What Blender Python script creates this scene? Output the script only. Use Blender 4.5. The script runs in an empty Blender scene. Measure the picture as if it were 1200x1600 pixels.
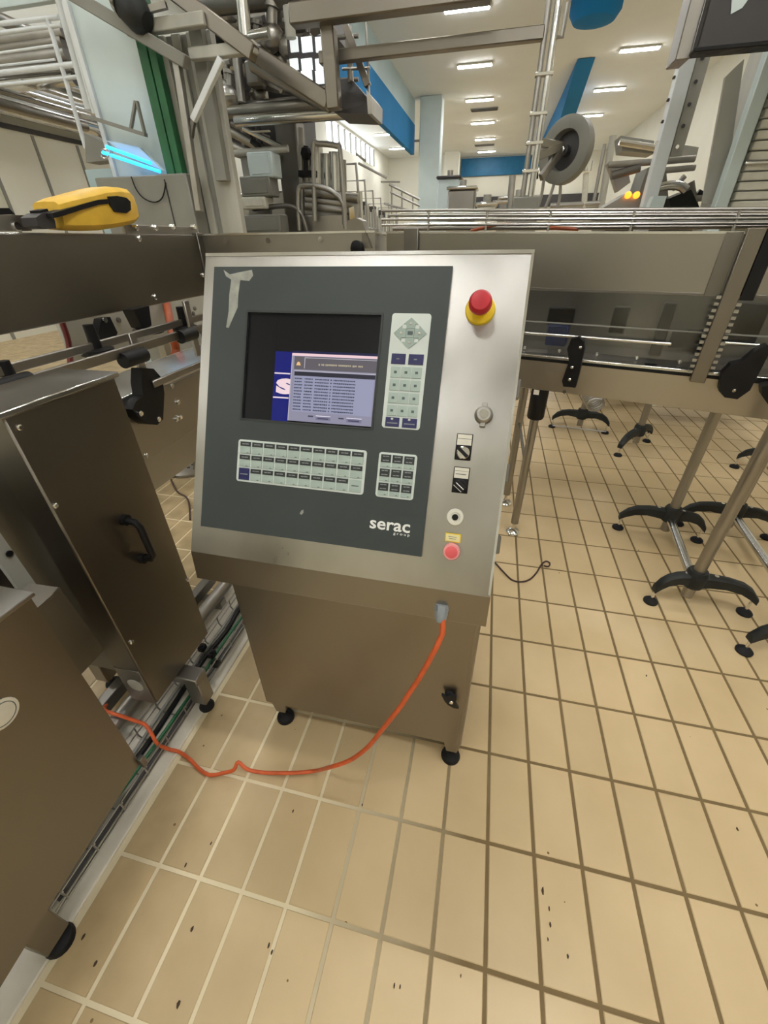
import bpy, math, random
from mathutils import Vector, Matrix

# ------------------------------------------------------------------ camera, world, exposure
S = bpy.context.scene
COL = S.collection
FPX, PITCH, YAW, ROLL = 647.475, 0.581384, -0.236114, 0.01698
CAM = Vector((-0.28559, -1.26387, 1.425))
cp, sp, cy, sy = math.cos(PITCH), math.sin(PITCH), math.cos(YAW), math.sin(YAW)
FWD = Vector((sy * cp, cy * cp, -sp)); RT = Vector((cy, -sy, 0)); DN = FWD.cross(RT)
cr, sr = math.cos(ROLL), math.sin(ROLL)
RT, DN = cr * RT + sr * DN, -sr * RT + cr * DN
cd = bpy.data.cameras.new('camera'); cam = bpy.data.objects.new('camera', cd); COL.objects.link(cam)
cd.sensor_fit = 'VERTICAL'; cd.sensor_height = 32; cd.lens = FPX / 1600 * 32; cd.clip_start = 0.02; cd.clip_end = 200
m = Matrix((RT, -DN, -FWD)).transposed().to_4x4(); m.translation = CAM; cam.matrix_world = m
S.camera = cam
S.view_settings.view_transform = 'Standard'; S.view_settings.look = 'None'
S.view_settings.gamma = 1; S.view_settings.use_curve_mapping = False
EXPO = 0.15
S.view_settings.exposure = EXPO
LAMP = 70.0            # radiance of every strip lamp in the hall
W = bpy.data.worlds.new('world'); S.world = W; W.use_nodes = True
W.node_tree.nodes['Background'].inputs[0].default_value = (0.8, 0.9, 1.0, 1)
W.node_tree.nodes['Background'].inputs[1].default_value = 0.6


def at(px, py, x=None, y=None, z=None):
    """the world point seen at a photo pixel, on the plane x=, y= or z= where that thing stands"""
    d = FWD + RT * ((px - 600) / FPX) + DN * ((py - 800) / FPX)
    k, v = (0, x) if x is not None else (1, y) if y is not None else (2, z)
    return CAM + d * ((v - CAM[k]) / d[k])


# ------------------------------------------------------------------ materials
def srgb(r, g, b):
    f = lambda c: (c / 255 / 12.92) if c / 255 < .04045 else ((c / 255 + .055) / 1.055) ** 2.4
    return (f(r), f(g), f(b))


def M(name, col, rough=.5, metal=0., var=0., vs=4., streak=None, rvar=0., bump=0., bs=60., emit=None, es=1., trans=0., coat=0., alpha=1., world=False, spec=.5):
    mt = bpy.data.materials.new(name); mt.use_nodes = True
    N, L = mt.node_tree.nodes, mt.node_tree.links
    b = N['Principled BSDF']
    b.inputs['Base Color'].default_value = (*col, 1); b.inputs['Roughness'].default_value = rough
    b.inputs['Specular IOR Level'].default_value = spec; b.inputs['Metallic'].default_value = metal; b.inputs['Coat Weight'].default_value = coat
    b.inputs['Transmission Weight'].default_value = trans; b.inputs['Alpha'].default_value = alpha
    if emit: b.inputs['Emission Color'].default_value = (*emit, 1); b.inputs['Emission Strength'].default_value = es
    if var or rvar or bump:
        if world: co = N.new('ShaderNodeNewGeometry').outputs['Position']
        else: co = N.new('ShaderNodeTexCoord').outputs['Object']
        mp = N.new('ShaderNodeMapping'); L.new(co, mp.inputs[0])
        if streak: mp.inputs['Scale'].default_value = streak
        n = N.new('ShaderNodeTexNoise'); n.inputs['Scale'].default_value = vs; n.inputs['Detail'].default_value = 5
        L.new(mp.outputs[0], n.inputs[0])
        if var:
            r = N.new('ShaderNodeValToRGB'); r.color_ramp.elements[0].position = .3; r.color_ramp.elements[1].position = .7
            r.color_ramp.elements[0].color = (*[c * (1 - var) for c in col], 1)
            r.color_ramp.elements[1].color = (*[min(1, c * (1 + var)) for c in col], 1)
            L.new(n.outputs[0], r.inputs[0]); L.new(r.outputs[0], b.inputs['Base Color'])
        if rvar:
            a = N.new('ShaderNodeMapRange'); a.inputs[1].default_value = .3; a.inputs[2].default_value = .7
            a.inputs[3].default_value = max(.02, rough - rvar); a.inputs[4].default_value = min(1, rough + rvar)
            L.new(n.outputs[0], a.inputs[0]); L.new(a.outputs[0], b.inputs['Roughness'])
        if bump:
            n2 = N.new('ShaderNodeTexNoise'); n2.inputs['Scale'].default_value = bs; L.new(mp.outputs[0], n2.inputs[0])
            bp = N.new('ShaderNodeBump'); bp.inputs['Strength'].default_value = bump; bp.inputs['Distance'].default_value = .002
            L.new(n2.outputs[0], bp.inputs['Height']); L.new(bp.outputs[0], b.inputs['Normal'])
    return mt


def glow(name, r, g, b, k=1.):
    return M(name, (.006, .006, .006), .3, emit=srgb(r, g, b), es=k / 2 ** EXPO, spec=.15)


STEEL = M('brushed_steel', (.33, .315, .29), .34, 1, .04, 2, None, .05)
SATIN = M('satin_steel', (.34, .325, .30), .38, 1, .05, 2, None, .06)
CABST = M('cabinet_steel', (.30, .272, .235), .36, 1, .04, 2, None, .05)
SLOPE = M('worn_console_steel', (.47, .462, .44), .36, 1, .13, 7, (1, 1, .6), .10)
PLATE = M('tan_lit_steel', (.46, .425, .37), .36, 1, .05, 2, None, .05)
MIDST = M('dim_reflection_steel', (.235, .215, .188), .36, 1, .05, 2, None, .05)  # dim brown reflections of doors and guard put into a darker base colour
DARKST = M('dark_steel', (.22, .21, .195), .42, 1, .1, 3, None, .08)
TUBE = M('polished_tube', (.66, .66, .65), .2, 1, .08, 5, None, .06)
DULL = M('dull_tube', (.42, .41, .39), .42, 1, .15, 4)
CHROME = M('chrome', (.8, .8, .8), .1, 1, .05, 30)
BLACK = M('black_plastic', (.008, .008, .009), .45, 0, .25, 20, None, .1, spec=.25)
RUBBER = M('black_rubber', (.012, .012, .013), .65, 0, .3, 30, spec=.25)
WORNBLK = M('dusty_black_plastic', (.020, .022, .022), .5, 0, .4, 14, None, .1, spec=.3)
FASCIA = M('grey_fascia', srgb(58, 65, 65), .40, 0, .10, 5, None, .06, spec=.35)
PEEL = M('scraped_film', srgb(150, 152, 144), .6, 0, .25, 40)
KEYW = M('key_surround', srgb(205, 214, 210), .45, 0, .05, 20)
KEYG = M('key_grey', srgb(164, 180, 174), .4, 0, .06, 30)
KEYK = M('key_label_black', srgb(38, 42, 44), .45, 0, .1, 50)
KEYB = M('key_blue', srgb(20, 22, 84), .4, 0, .08, 30)
PRINT = M('print_grey', srgb(128, 134, 134), .6, 0, .1, 30)
PRINTD = M('print_dark', srgb(74, 88, 86), .6, 0, .1, 30)
PRINTW = M('print_white', srgb(232, 234, 232), .5, 0, .03, 30)
RED = M('red_plastic', srgb(186, 30, 44), .4, 0, .08, 20)
YEL = M('yellow_plastic', srgb(232, 200, 30), .45, 0, .1, 30)
PINK = M('pink_lens', srgb(226, 150, 150), .25, 0, .06, 30, coat=.3)
CORAL = M('coral_lens', srgb(226, 92, 98), .3, 0, .06, 30, coat=.3)
WHITEP = M('white_plastic', srgb(214, 212, 200), .4, 0, .06, 20)
CREAMP = M('cream_label', srgb(226, 214, 160), .5, 0, .06, 20)
GLAND = M('grey_gland', srgb(140, 148, 154), .4, 0, .08, 20)
ORANGE = M('orange_cable', srgb(206, 92, 46), .5, 0, .14, 40)
GLASSK = M('dark_screen_glass', (.004, .004, .005), .15, 0, .2, 3, spec=.15)
CURB = M('white_curb', srgb(214, 208, 194), .6, 0, .12, 9, None, 0, .2, 60)
WHITEWALL = M('white_wall', srgb(226, 226, 216), .7, 0, .03, .6)
CREAMWALL = M('cream_wall_panel', srgb(228, 226, 212), .6, 0, .03, .8)
PANEL = M('pale_blue_panel', srgb(205, 220, 222), .5, 0, .05, 1.5)
CEIL = M('ceiling_paint', srgb(232, 236, 236), .75, 0, .03, .4)
BLUE = M('blue_paint', srgb(8, 116, 176), .85, 0, .06, 1)
BLUEPALE = M('pale_blue_paint', srgb(170, 192, 198), .5, 0, .05, 1)
BLUEDK = M('deep_blue_cladding', srgb(14, 104, 150), .5, 0, .12, 3)
GREEN = M('green_paint', srgb(40, 104, 66), .5, 0, .2, 6)
GREYP = M('grey_paint', srgb(134, 134, 128), .5, 0, .1, 3)
GREYLT = M('light_grey_cladding', srgb(176, 176, 168), .55, 0, .12, 5, (1, 1, .2))
GREYDK = M('charcoal_paint', srgb(58, 56, 58), .45, 0, .1, 3)
WHITERAIL = M('white_rail_paint', srgb(222, 228, 232), .4, 0, .05, 6)
YELTOOL = M('yellow_casing', srgb(232, 188, 64), .45, 0, .12, 14)
HOSE = M('brown_wire', srgb(70, 50, 44), .5, 0, .2, 40)
ORHOSE = M('orange_hose', srgb(164, 78, 40), .5, 0, .15, 20)
REDHOSE = M('dark_red_hose', srgb(110, 34, 36), .5, 0, .15, 20)
BLUEITEM = M('blue_sensor', srgb(28, 46, 96), .45, 0, .1, 20)
LAMPM = M('lamp_diffuser', (.9, .9, .9), .5, emit=(1, .99, .97), es=LAMP)
SKYPANE = M('daylit_pane', (.8, .85, .9), .3, emit=(.93, .97, 1), es=3.)
UVM = M('blue_tube_glow', (.1, .4, .9), .3, emit=(.01, .42, 1.0), es=2.6)
ORLAMP = M('orange_signal_glow', (.8, .3, .05), .3, emit=(1, .30, .02), es=2.2)
CLEAR = M('clear_sheet', (.92, .94, .94), .12, 0, trans=1, rvar=.05, vs=6)
GRIMEG = M('debris_brown', srgb(70, 54, 36), .8, 0, .3, 60)
STICK = M('white_sticker', srgb(222, 218, 204), .5, 0, .04, 40)


def floor_materials():
    """tile and grout colours from world position: tile-to-tile tone, specks, pale grout at left, dark grout at right"""
    t = bpy.data.materials.new('beige_floor_tile'); t.use_nodes = True
    N, L = t.node_tree.nodes, t.node_tree.links; b = N['Principled BSDF']
    b.inputs['Roughness'].default_value = .36; b.inputs['Specular IOR Level'].default_value = .45
    pos = N.new('ShaderNodeNewGeometry').outputs['Position']
    n1 = N.new('ShaderNodeTexNoise'); n1.inputs['Scale'].default_value = 3.2; n1.inputs['Detail'].default_value = 6; L.new(pos, n1.inputs[0])
    r1 = N.new('ShaderNodeValToRGB'); r1.color_ramp.elements[0].position = .3; r1.color_ramp.elements[1].position = .7
    r1.color_ramp.elements[0].color = (*srgb(202, 178, 137), 1); r1.color_ramp.elements[1].color = (*srgb(216, 193, 152), 1)
    L.new(n1.outputs[0], r1.inputs[0])
    # dark specks of dirt
    v = N.new('ShaderNodeTexVoronoi'); v.inputs['Scale'].default_value = 13; L.new(pos, v.inputs[0])
    lt = N.new('ShaderNodeMath'); lt.operation = 'LESS_THAN'; lt.inputs[1].default_value = .05; L.new(v.outputs['Distance'], lt.inputs[0])
    n2 = N.new('ShaderNodeTexNoise'); n2.inputs['Scale'].default_value = 5; L.new(pos, n2.inputs[0])
    gt = N.new('ShaderNodeMath'); gt.operation = 'GREATER_THAN'; gt.inputs[1].default_value = .53; L.new(n2.outputs[0], gt.inputs[0])
    mu = N.new('ShaderNodeMath'); mu.operation = 'MULTIPLY'; L.new(lt.outputs[0], mu.inputs[0]); L.new(gt.outputs[0], mu.inputs[1])
    mx = N.new('ShaderNodeMix'); mx.data_type = 'RGBA'; L.new(mu.outputs[0], mx.inputs[0])
    L.new(r1.outputs[0], mx.inputs[6]); mx.inputs[7].default_value = (*srgb(120, 92, 58), 1)
    # greasy stain plus painted dimming of the floor, both growing toward the drain curb
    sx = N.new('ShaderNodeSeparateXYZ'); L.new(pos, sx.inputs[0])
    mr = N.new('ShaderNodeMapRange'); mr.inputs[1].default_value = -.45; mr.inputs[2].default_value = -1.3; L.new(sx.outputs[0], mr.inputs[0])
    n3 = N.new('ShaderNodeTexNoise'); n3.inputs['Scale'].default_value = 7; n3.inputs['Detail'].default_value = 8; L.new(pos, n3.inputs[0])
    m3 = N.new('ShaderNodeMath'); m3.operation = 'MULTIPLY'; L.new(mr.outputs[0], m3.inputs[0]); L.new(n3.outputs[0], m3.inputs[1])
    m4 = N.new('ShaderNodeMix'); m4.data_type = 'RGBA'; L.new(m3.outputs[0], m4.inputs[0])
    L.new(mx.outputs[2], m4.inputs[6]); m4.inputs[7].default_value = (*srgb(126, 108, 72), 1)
    # a slight tone of its own for every tile
    oi = N.new('ShaderNodeObjectInfo')
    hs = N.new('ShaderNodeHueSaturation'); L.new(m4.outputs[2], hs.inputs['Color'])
    m5 = N.new('ShaderNodeMapRange'); m5.inputs[3].default_value = .95; m5.inputs[4].default_value = 1.05
    L.new(oi.outputs['Random'], m5.inputs[0]); L.new(m5.outputs[0], hs.inputs['Value'])
    L.new(hs.outputs[0], b.inputs['Base Color'])
    rr = N.new('ShaderNodeMapRange'); rr.inputs[3].default_value = .28; rr.inputs[4].default_value = .5; L.new(n3.outputs[0], rr.inputs[0]); L.new(rr.outputs[0], b.inputs['Roughness'])
    g = bpy.data.materials.new('floor_grout'); g.use_nodes = True
    N, L = g.node_tree.nodes, g.node_tree.links; b = N['Principled BSDF']; b.inputs['Roughness'].default_value = .8
    pos = N.new('ShaderNodeNewGeometry').outputs['Position']
    sx = N.new('ShaderNodeSeparateXYZ'); L.new(pos, sx.inputs[0])
    n = N.new('ShaderNodeTexNoise'); n.inputs['Scale'].default_value = 2.5; n.inputs['Detail'].default_value = 6; L.new(pos, n.inputs[0])
    mr = N.new('ShaderNodeMapRange'); mr.inputs[1].default_value = -.62; mr.inputs[2].default_value = -.18; L.new(sx.outputs[0], mr.inputs[0])
    ma = N.new('ShaderNodeMath'); ma.operation = 'MULTIPLY_ADD'; ma.inputs[1].default_value = .9; L.new(n.outputs[0], ma.inputs[0]); L.new(mr.outputs[0], ma.inputs[2])
    ms = N.new('ShaderNodeMath'); ms.operation = 'SUBTRACT'; ms.inputs[1].default_value = .45; L.new(ma.outputs[0], ms.inputs[0])
    r = N.new('ShaderNodeValToRGB'); r.color_ramp.elements[0].position = 0; r.color_ramp.elements[1].position = .9
    r.color_ramp.elements[0].color = (*srgb(226, 214, 182), 1); r.color_ramp.elements[1].color = (*srgb(122, 102, 68), 1)
    L.new(ms.outputs[0], r.inputs[0]); L.new(r.outputs[0], b.inputs['Base Color'])
    return t, g


TILE, GROUT = floor_materials()

# ------------------------------------------------------------------ mesh helpers
WLOC = {}
V = Vector


class MB:
    """collects shapes and links them as ONE mesh object"""
    def __init__(s): s.v = []; s.f = []; s.m = []; s.k = 0

    def add(s, vs, fs):
        o = len(s.v); s.v += [V(q) for q in vs]
        for f in fs: s.f.append([o + i for i in f]); s.m.append(s.k)
        return s

    def obox(s, c, ax, h, bev=0.):
        """oriented box: centre, three unit axes, half sizes; bev chamfers the long edges"""
        c = V(c); ax = [V(a) for a in ax]
        if bev <= 0:
            P = [c + ax[0] * (h[0] * i) + ax[1] * (h[1] * j) + ax[2] * (h[2] * k) for k in (-1, 1) for j in (-1, 1) for i in (-1, 1)]
            return s.add(P, [(0, 2, 3, 1), (4, 5, 7, 6), (0, 1, 5, 4), (2, 6, 7, 3), (0, 4, 6, 2), (1, 3, 7, 5)])
        bev = min(bev, min(h) * .9); P = []
        for i in (-1, 1):
            for j in (-1, 1):
                for k in (-1, 1):
                    sg = (i, j, k)
                    for a in range(3):
                        q = c.copy()
                        for b_ in range(3): q += ax[b_] * (sg[b_] * (h[b_] - (0 if b_ == a else bev)))
                        P.append(q)
        ix = lambda i, j, k, a: ((i > 0) * 4 + (j > 0) * 2 + (k > 0)) * 3 + a
        F = []
        for a in range(3):
            o1, o2 = (a + 1) % 3, (a + 2) % 3
            for sg in (-1, 1):
                q = []
                for (u, w) in ((-1, -1), (1, -1), (1, 1), (-1, 1)):
                    t = [0, 0, 0]; t[a] = sg; t[o1] = u; t[o2] = w; q.append(ix(*t, a))
                F.append(q if sg > 0 else q[::-1])
            for u in (-1, 1):
                for w in (-1, 1):
                    t0 = [0, 0, 0]; t1 = [0, 0, 0]; t0[a] = -1; t1[a] = 1
                    for t in (t0, t1): t[o1] = u; t[o2] = w
                    q = [ix(*t0, o1), ix(*t1, o1), ix(*t1, o2), ix(*t0, o2)]
                    F.append(q if u * w < 0 else q[::-1])
        for i in (-1, 1):
            for j in (-1, 1):
                for k in (-1, 1):
                    q = [ix(i, j, k, a) for a in range(3)]; F.append(q if i * j * k > 0 else q[::-1])
        return s.add(P, F)

    def box(s, x0, x1, y0, y1, z0, z1, bev=0.):
        return s.obox(((x0 + x1) / 2, (y0 + y1) / 2, (z0 + z1) / 2), ((1, 0, 0), (0, 1, 0), (0, 0, 1)), (abs(x1 - x0) / 2, abs(y1 - y0) / 2, abs(z1 - z0) / 2), bev)

    def bar(s, p, q, w, h, up=(0, 0, 1), bev=0.):
        p, q = V(p), V(q); a = (q - p); l = a.length; a.normalize(); up = V(up)
        b = up.cross(a)
        if b.length < 1e-4: b = V((1, 0, 0)).cross(a)
        b.normalize(); c = a.cross(b)
        return s.obox((p + q) / 2, (b, c, a), (w / 2, h / 2, l / 2), bev)

    def frame(s, a):
        a = V(a).normalized(); b = V((0, 0, 1)).cross(a)
        if b.length < .1: b = V((0, 1, 0)).cross(a)
        b.normalize(); return a, b, a.cross(b)

    def lathe(s, p, axis, prof, n=16, caps=True):
        """prof: list of (radius, height along axis)"""
        a, b, c = s.frame(axis); p = V(p); P = []; F = []
        for r, h in prof:
            for i in range(n):
                t = 2 * math.pi * i / n; P.append(p + a * h + (b * math.cos(t) + c * math.sin(t)) * max(r, 1e-5))
        for k in range(len(prof) - 1):
            for i in range(n):
                j = (i + 1) % n; F.append((k * n + i, k * n + j, (k + 1) * n + j, (k + 1) * n + i))
        if caps:
            F.append(tuple(range(n))[::-1]); F.append(tuple((len(prof) - 1) * n + i for i in range(n)))
        return s.add(P, F)

    def cyl(s, p, q, r, r2=None, n=12):
        p, q = V(p), V(q); return s.lathe(p, q - p, [(r, 0), (r if r2 is None else r2, (q - p).length)], n)

    def tube(s, pts, r, n=8, smooth=0, closed=False):
        pts = [V(q) for q in pts]
        if smooth:
            o = []; m_ = len(pts)
            for i in range(m_ - (0 if closed else 1)):
                g = (lambda k: pts[k % m_]) if closed else (lambda k: pts[max(0, min(m_ - 1, k))])
                p0, p1, p2, p3 = g(i - 1), g(i), g(i + 1), g(i + 2)
                for k in range(smooth):
                    t = k / smooth
                    o.append(.5 * ((2 * p1) + (p2 - p0) * t + (2 * p0 - 5 * p1 + 4 * p2 - p3) * t * t + (3 * p1 - p0 - 3 * p2 + p3) * t ** 3))
            if not closed: o.append(pts[-1])
            pts = o
        m_ = len(pts); P = []; F = []; b = None
        for i, q in enumerate(pts):
            if closed: d = pts[(i + 1) % m_] - pts[i - 1]
            else: d = pts[min(i + 1, m_ - 1)] - pts[max(i - 1, 0)]
            d.normalize()
            if b is None: _, b, c = s.frame(d)
            b = b - d * b.dot(d); b.normalize(); c = d.cross(b)
            for k in range(n):
                t = 2 * math.pi * k / n; P.append(q + (b * math.cos(t) + c * math.sin(t)) * r)
        for i in range(m_ if closed else m_ - 1):
            for k in range(n):
                j = (k + 1) % n; i2 = (i + 1) % m_; F.append((i * n + k, i * n + j, i2 * n + j, i2 * n + k))
        if not closed: F.append(tuple(range(n))[::-1]); F.append(tuple((m_ - 1) * n + k for k in range(n)))
        return s.add(P, F)

    def prism(s, poly, vec):
        """extrude a 3-D polygon along vec"""
        n = len(poly); vec = V(vec); A = [V(q) for q in poly]; nrm = V((0, 0, 0))
        for i in range(n): nrm += A[i].cross(A[(i + 1) % n])
        if nrm.dot(vec) > 0: A = A[::-1]
        P = A + [q + vec for q in A]
        F = [tuple(range(n)), tuple(range(2 * n - 1, n - 1, -1))] + [(i, i + n, (i + 1) % n + n, (i + 1) % n) for i in range(n)]
        return s.add(P, F)

    def ball(s, c, r, sc=(1, 1, 1), n=12):
        c = V(c); P = []; F = []; k = n // 2
        for j in range(k + 1):
            a = math.pi * j / k
            for i in range(n):
                t = 2 * math.pi * i / n; P.append(c + V((sc[0] * math.sin(a) * math.cos(t), sc[1] * math.sin(a) * math.sin(t), sc[2] * math.cos(a))) * r)
        for j in range(k):
            for i in range(n): F.append((j * n + i, (j + 1) * n + i, (j + 1) * n + (i + 1) % n, j * n + (i + 1) % n))
        return s.add(P, F)

    def mat(s, k): s.k = k; return s

    def build(s, name, mats, parent=None, local=False, label=None, cat=None, group=None, kind=None, flat=False):
        if not isinstance(mats, (list, tuple)): mats = [mats]
        if parent is not None: off = V((0, 0, 0)) if local else WLOC[parent.name]
        else:
            xs = [[q[i] for q in s.v] for i in range(3)]
            off = V(((min(xs[0]) + max(xs[0])) / 2, (min(xs[1]) + max(xs[1])) / 2, min(xs[2])))
        me = bpy.data.meshes.new(name); me.from_pydata([q - off for q in s.v], [], s.f)
        for q in mats: me.materials.append(q)
        for p_, k in zip(me.polygons, s.m): p_.material_index = k
        if not flat:
            me.polygons.foreach_set('use_smooth', [True] * len(me.polygons)); me.set_sharp_from_angle(angle=math.radians(38))
        o = bpy.data.objects.new(name, me); COL.objects.link(o)
        if parent is not None: o.parent = parent; WLOC[o.name] = V((0, 0, 0)) if local else WLOC[parent.name]
        else: o.location = off; WLOC[o.name] = off
        return tag(o, label, cat, group, kind)


def tag(o, label=None, cat=None, group=None, kind=None):
    for k, v in (('label', label), ('category', cat), ('group', group), ('kind', kind)):
        if v: o[k] = v
    return o


def thing(name, loc, label, cat, group=None, rz=0.):
    o = bpy.data.objects.new(name, None); COL.objects.link(o); o.location = loc; o.rotation_euler = (0, 0, rz)
    o.empty_display_size = .05; WLOC[o.name] = V(loc)
    return tag(o, label, cat, group)


def struct(name, mb, mat, parent=None, kind='structure'): return mb.build(name, mat, parent, kind=None if parent else kind)


def dup(o, parent=None):
    c = o.copy(); COL.objects.link(c)
    if parent: c.parent = parent
    for ch in list(o.children): dup(ch, c)
    return c


def text_mesh(txt, height, width=None, bold=.0):
    """glyph outlines as flat polygons in the xy plane, fitted to height/width"""
    cu = bpy.data.curves.new('lettering', 'FONT'); cu.body = txt; cu.size = 1; cu.offset = bold; cu.resolution_u = 3
    ob = bpy.data.objects.new('lettering', cu); COL.objects.link(ob); bpy.context.view_layer.update()
    me = bpy.data.meshes.new_from_object(ob.evaluated_get(bpy.context.evaluated_depsgraph_get()))
    vs = [v.co.copy() for v in me.vertices]; fs = [tuple(p.vertices) for p in me.polygons]
    bpy.data.objects.remove(ob); bpy.data.meshes.remove(me); bpy.data.curves.remove(cu)
    x0, x1 = min(v.x for v in vs), max(v.x for v in vs); y0, y1 = min(v.y for v in vs), max(v.y for v in vs)
    k = height / (y1 - y0); kx = k if width is None else width / (x1 - x0)
    return [((v.x - x0) * kx, (v.y - y0) * k) for v in vs], fs


# ------------------------------------------------------------------ the hall: floor, walls, ceiling
TX, TY, GR = .125, .25, .0046          # tile pitch and half joint
floor = struct('floor', MB().box(-10, 7, -9.3, 40, -.1, -.0022), GROUT)


def tile_mesh(mb, cx, cy, hz=0.):
    a, b = TX / 2 - GR, TY / 2 - GR; e = .0016
    P = [(cx + i * a, cy + j * b, -.0022) for i, j in ((-1, -1), (1, -1), (1, 1), (-1, 1))] + [(cx + i * (a - e), cy + j * (b - e), hz) for i, j in ((-1, -1), (1, -1), (1, 1), (-1, 1))]
    return mb.add(P, [(4, 5, 6, 7)] + [(i, (i + 1) % 4, (i + 1) % 4 + 4, i + 4) for i in range(4)])


spots = []
for i in range(-80, 56):
    for j in range(-10, 48):
        cx, cy_ = (i + .5) * TX, (j + .5) * TY
        if -1.43 < cx < -1.126 and cy_ < 1.2: continue
        q = V((cx, cy_, 0)) - CAM; dz = q.dot(FWD)
        inside = dz > .1 and abs(q.dot(RT) / dz * FPX) < 640 and abs(q.dot(DN) / dz * FPX) < 840
        hid = -.88 < cx < -.24 and -.5 < cy_ < .6
        spots.append((0 if inside and not hid else 1, q.length, cx, cy_))
spots.sort()
random.seed(5)
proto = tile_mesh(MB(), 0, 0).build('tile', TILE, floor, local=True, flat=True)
fo = WLOC[floor.name]
for n, (_, _, cx, cy_) in enumerate(spots[:300]):
    o = proto if n == 0 else proto.copy()
    if n: COL.objects.link(o)
    o.location = V((cx, cy_, random.uniform(-.0005, .0004))) - fo
rest = MB()
for _, _, cx, cy_ in spots[300:]: tile_mesh(rest, cx, cy_, random.uniform(-.0004, .0003))
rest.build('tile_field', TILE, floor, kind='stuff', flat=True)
# beyond the tiled field that can be picked apart: the same tiles, seen too small to tell
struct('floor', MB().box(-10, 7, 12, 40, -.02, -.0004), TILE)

struct('ceiling', MB().box(-10, 7, -9.3, 40, 6.4, 6.6), CEIL)
struct('wall_right', MB().box(6.4, 6.6, -9.3, 40, 0, 6.4), CREAMWALL)
struct('wall_back', MB().box(-10, 7, 39, 39.2, 0, 6.4), CREAMWALL)
struct('wall_front', MB().box(-10, 7, -9.3, -9.1, 0, 6.4), CREAMWALL)
wl = MB(); X0, X1 = -8.95, -8.75
wl.box(X0, X1, -9.3, 23.6, 0, 6.4); wl.box(X0, X1, 33.0, 39, 0, 6.4); wl.box(X0, X1, 23.6, 33.0, 0, 5.42); wl.box(X0, X1, 23.6, 33.0, 6.33, 6.4)
struct('wall_left', wl, WHITEWALL)
win = struct('window_1', MB().box(-8.9, -8.74, 23.6, 33.0, 5.40, 5.44).box(-8.9, -8.74, 23.6, 33.0, 6.30, 6.35), WHITEP)
for k in range(10): MB().box(-8.88, -8.75, 23.6 + k * 1.04 - .02, 23.6 + k * 1.04 + .02, 5.42, 6.33).build('mullion', GREYP, win)
for k in range(9): MB().box(-8.86, -8.85, 23.64 + k * 1.04, 24.60 + k * 1.04, 5.42, 6.33).build('pane', SKYPANE, win)
struct('wall_end', MB().box(-8.75, -4.4, 37.4, 37.6, 0, 6.4), WHITEWALL)
# the blue bulkhead along the left bay, its pale upper band, the blue band on the back wall
struct('trim_1', MB().box(-4.60, -4.43, 9.5, 23.0, 4.62, 5.62), BLUE)
struct('trim_2', MB().box(-4.56, -4.44, 9.5, 23.0, 5.62, 6.4), BLUEPALE)
bb = struct('trim_3', MB().box(-3.6, 1.4, 38.86, 39.0, 5.28, 6.32), BLUEDK)
for k in range(8): MB().box(-3.6 + k * .625 + .01, -3.6 + (k + 1) * .625 - .01, 38.82, 38.88, 5.30, 6.30).build('panel', BLUEDK, bb)
struct('trim_4', MB().box(-5, 6.4, 38.8, 39.0, 3.3, 4.03), GREYDK)
struct('column_1', MB().box(-4.12, -3.2, 22.4, 23.2, 0, 6.4, .03), PANEL)
struct('column_2', MB().box(-4.55, -3.52, 36, 36.8, 0, 6.4, .03), WHITEWALL)
# the second blue bulkhead: right of the middle lamp row
struct('trim_5', MB().prism([(1.62, 19.6, 6.38), (1.62, 23.0, 5.35), (1.62, 36, 5.35), (1.62, 36, 6.38)], (.55, 0, 0)), BLUE)
struct('curb', MB().box(-1.425, -1.138, -2.2, 1.2, -.01, .006, .003), CURB)

# ceiling lamps: three rows, spaced as the photograph's perspective gives (4.35 m)
ORD = ['nearest', 'second', 'third', 'fourth', 'fifth', 'sixth', 'seventh']
def ceiling_lamp(x, y, label, group, w=1.13):
    t = thing('ceiling_lamp', (x, y, 6.4), label, 'lamp', group)
    MB().box(x - w / 2 - .03, x + w / 2 + .03, y - .14, y + .14, 6.345, 6.40, .01).build('housing', WHITEP, t)
    MB().box(x - w / 2, x + w / 2, y - .11, y + .11, 6.325, 6.345, .006).build('diffuser', LAMPM, t)
for k in range(6):
    ceiling_lamp(-1.74, 14.8 + 4.35 * k, f'white strip lamp on the beige ceiling, {ORD[k]} of the middle row', 'strip lamps of the middle ceiling row')
for k in range(5):
    ceiling_lamp(3.40, 19.1 + 4.40 * k, f'white strip lamp on the beige ceiling, {ORD[k]} of the right row', 'strip lamps of the right ceiling row')
for k, (lx, ly) in enumerate(((-6.9, 24.5), (-7.0, 29.0), (-7.1, 33.5))):
    ceiling_lamp(lx, ly, f'white strip lamp above the bay left of the blue bulkhead, {ORD[k]} there', 'strip lamps of the left bay', 1.5)
for lx in (-6.9, -1.74, 3.40):
    for k in (range(7) if lx < -2 else (0, 1, 2, 3, 4) if lx < 0 else (0, 1, 3, 4)):
        ceiling_lamp(lx, -7.0 + 4.36 * k, 'white strip lamp overhead, above the edge of the view', 'strip lamps overhead out of view')
for lx, ly in ((.75, -.75),):
    t = thing('pendant_lamp', (lx, ly, 4.3), 'white strip lamp hung over the floor in front of the control cabinet, above the view', 'lamp')
    MB().box(lx - .64, lx + .64, ly - .09, ly + .09, 4.33, 4.40, .01).build('housing', WHITEP, t)
    MB().box(lx - .60, lx + .60, ly - .06, ly + .06, 4.31, 4.33, .005).build('diffuser', LAMPM, t)
    for a in (-.5, .5): MB().cyl((lx + a, ly, 4.40), (lx + a, ly, 6.4), .006, n=6).build('hanger', DULL, t)
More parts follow.
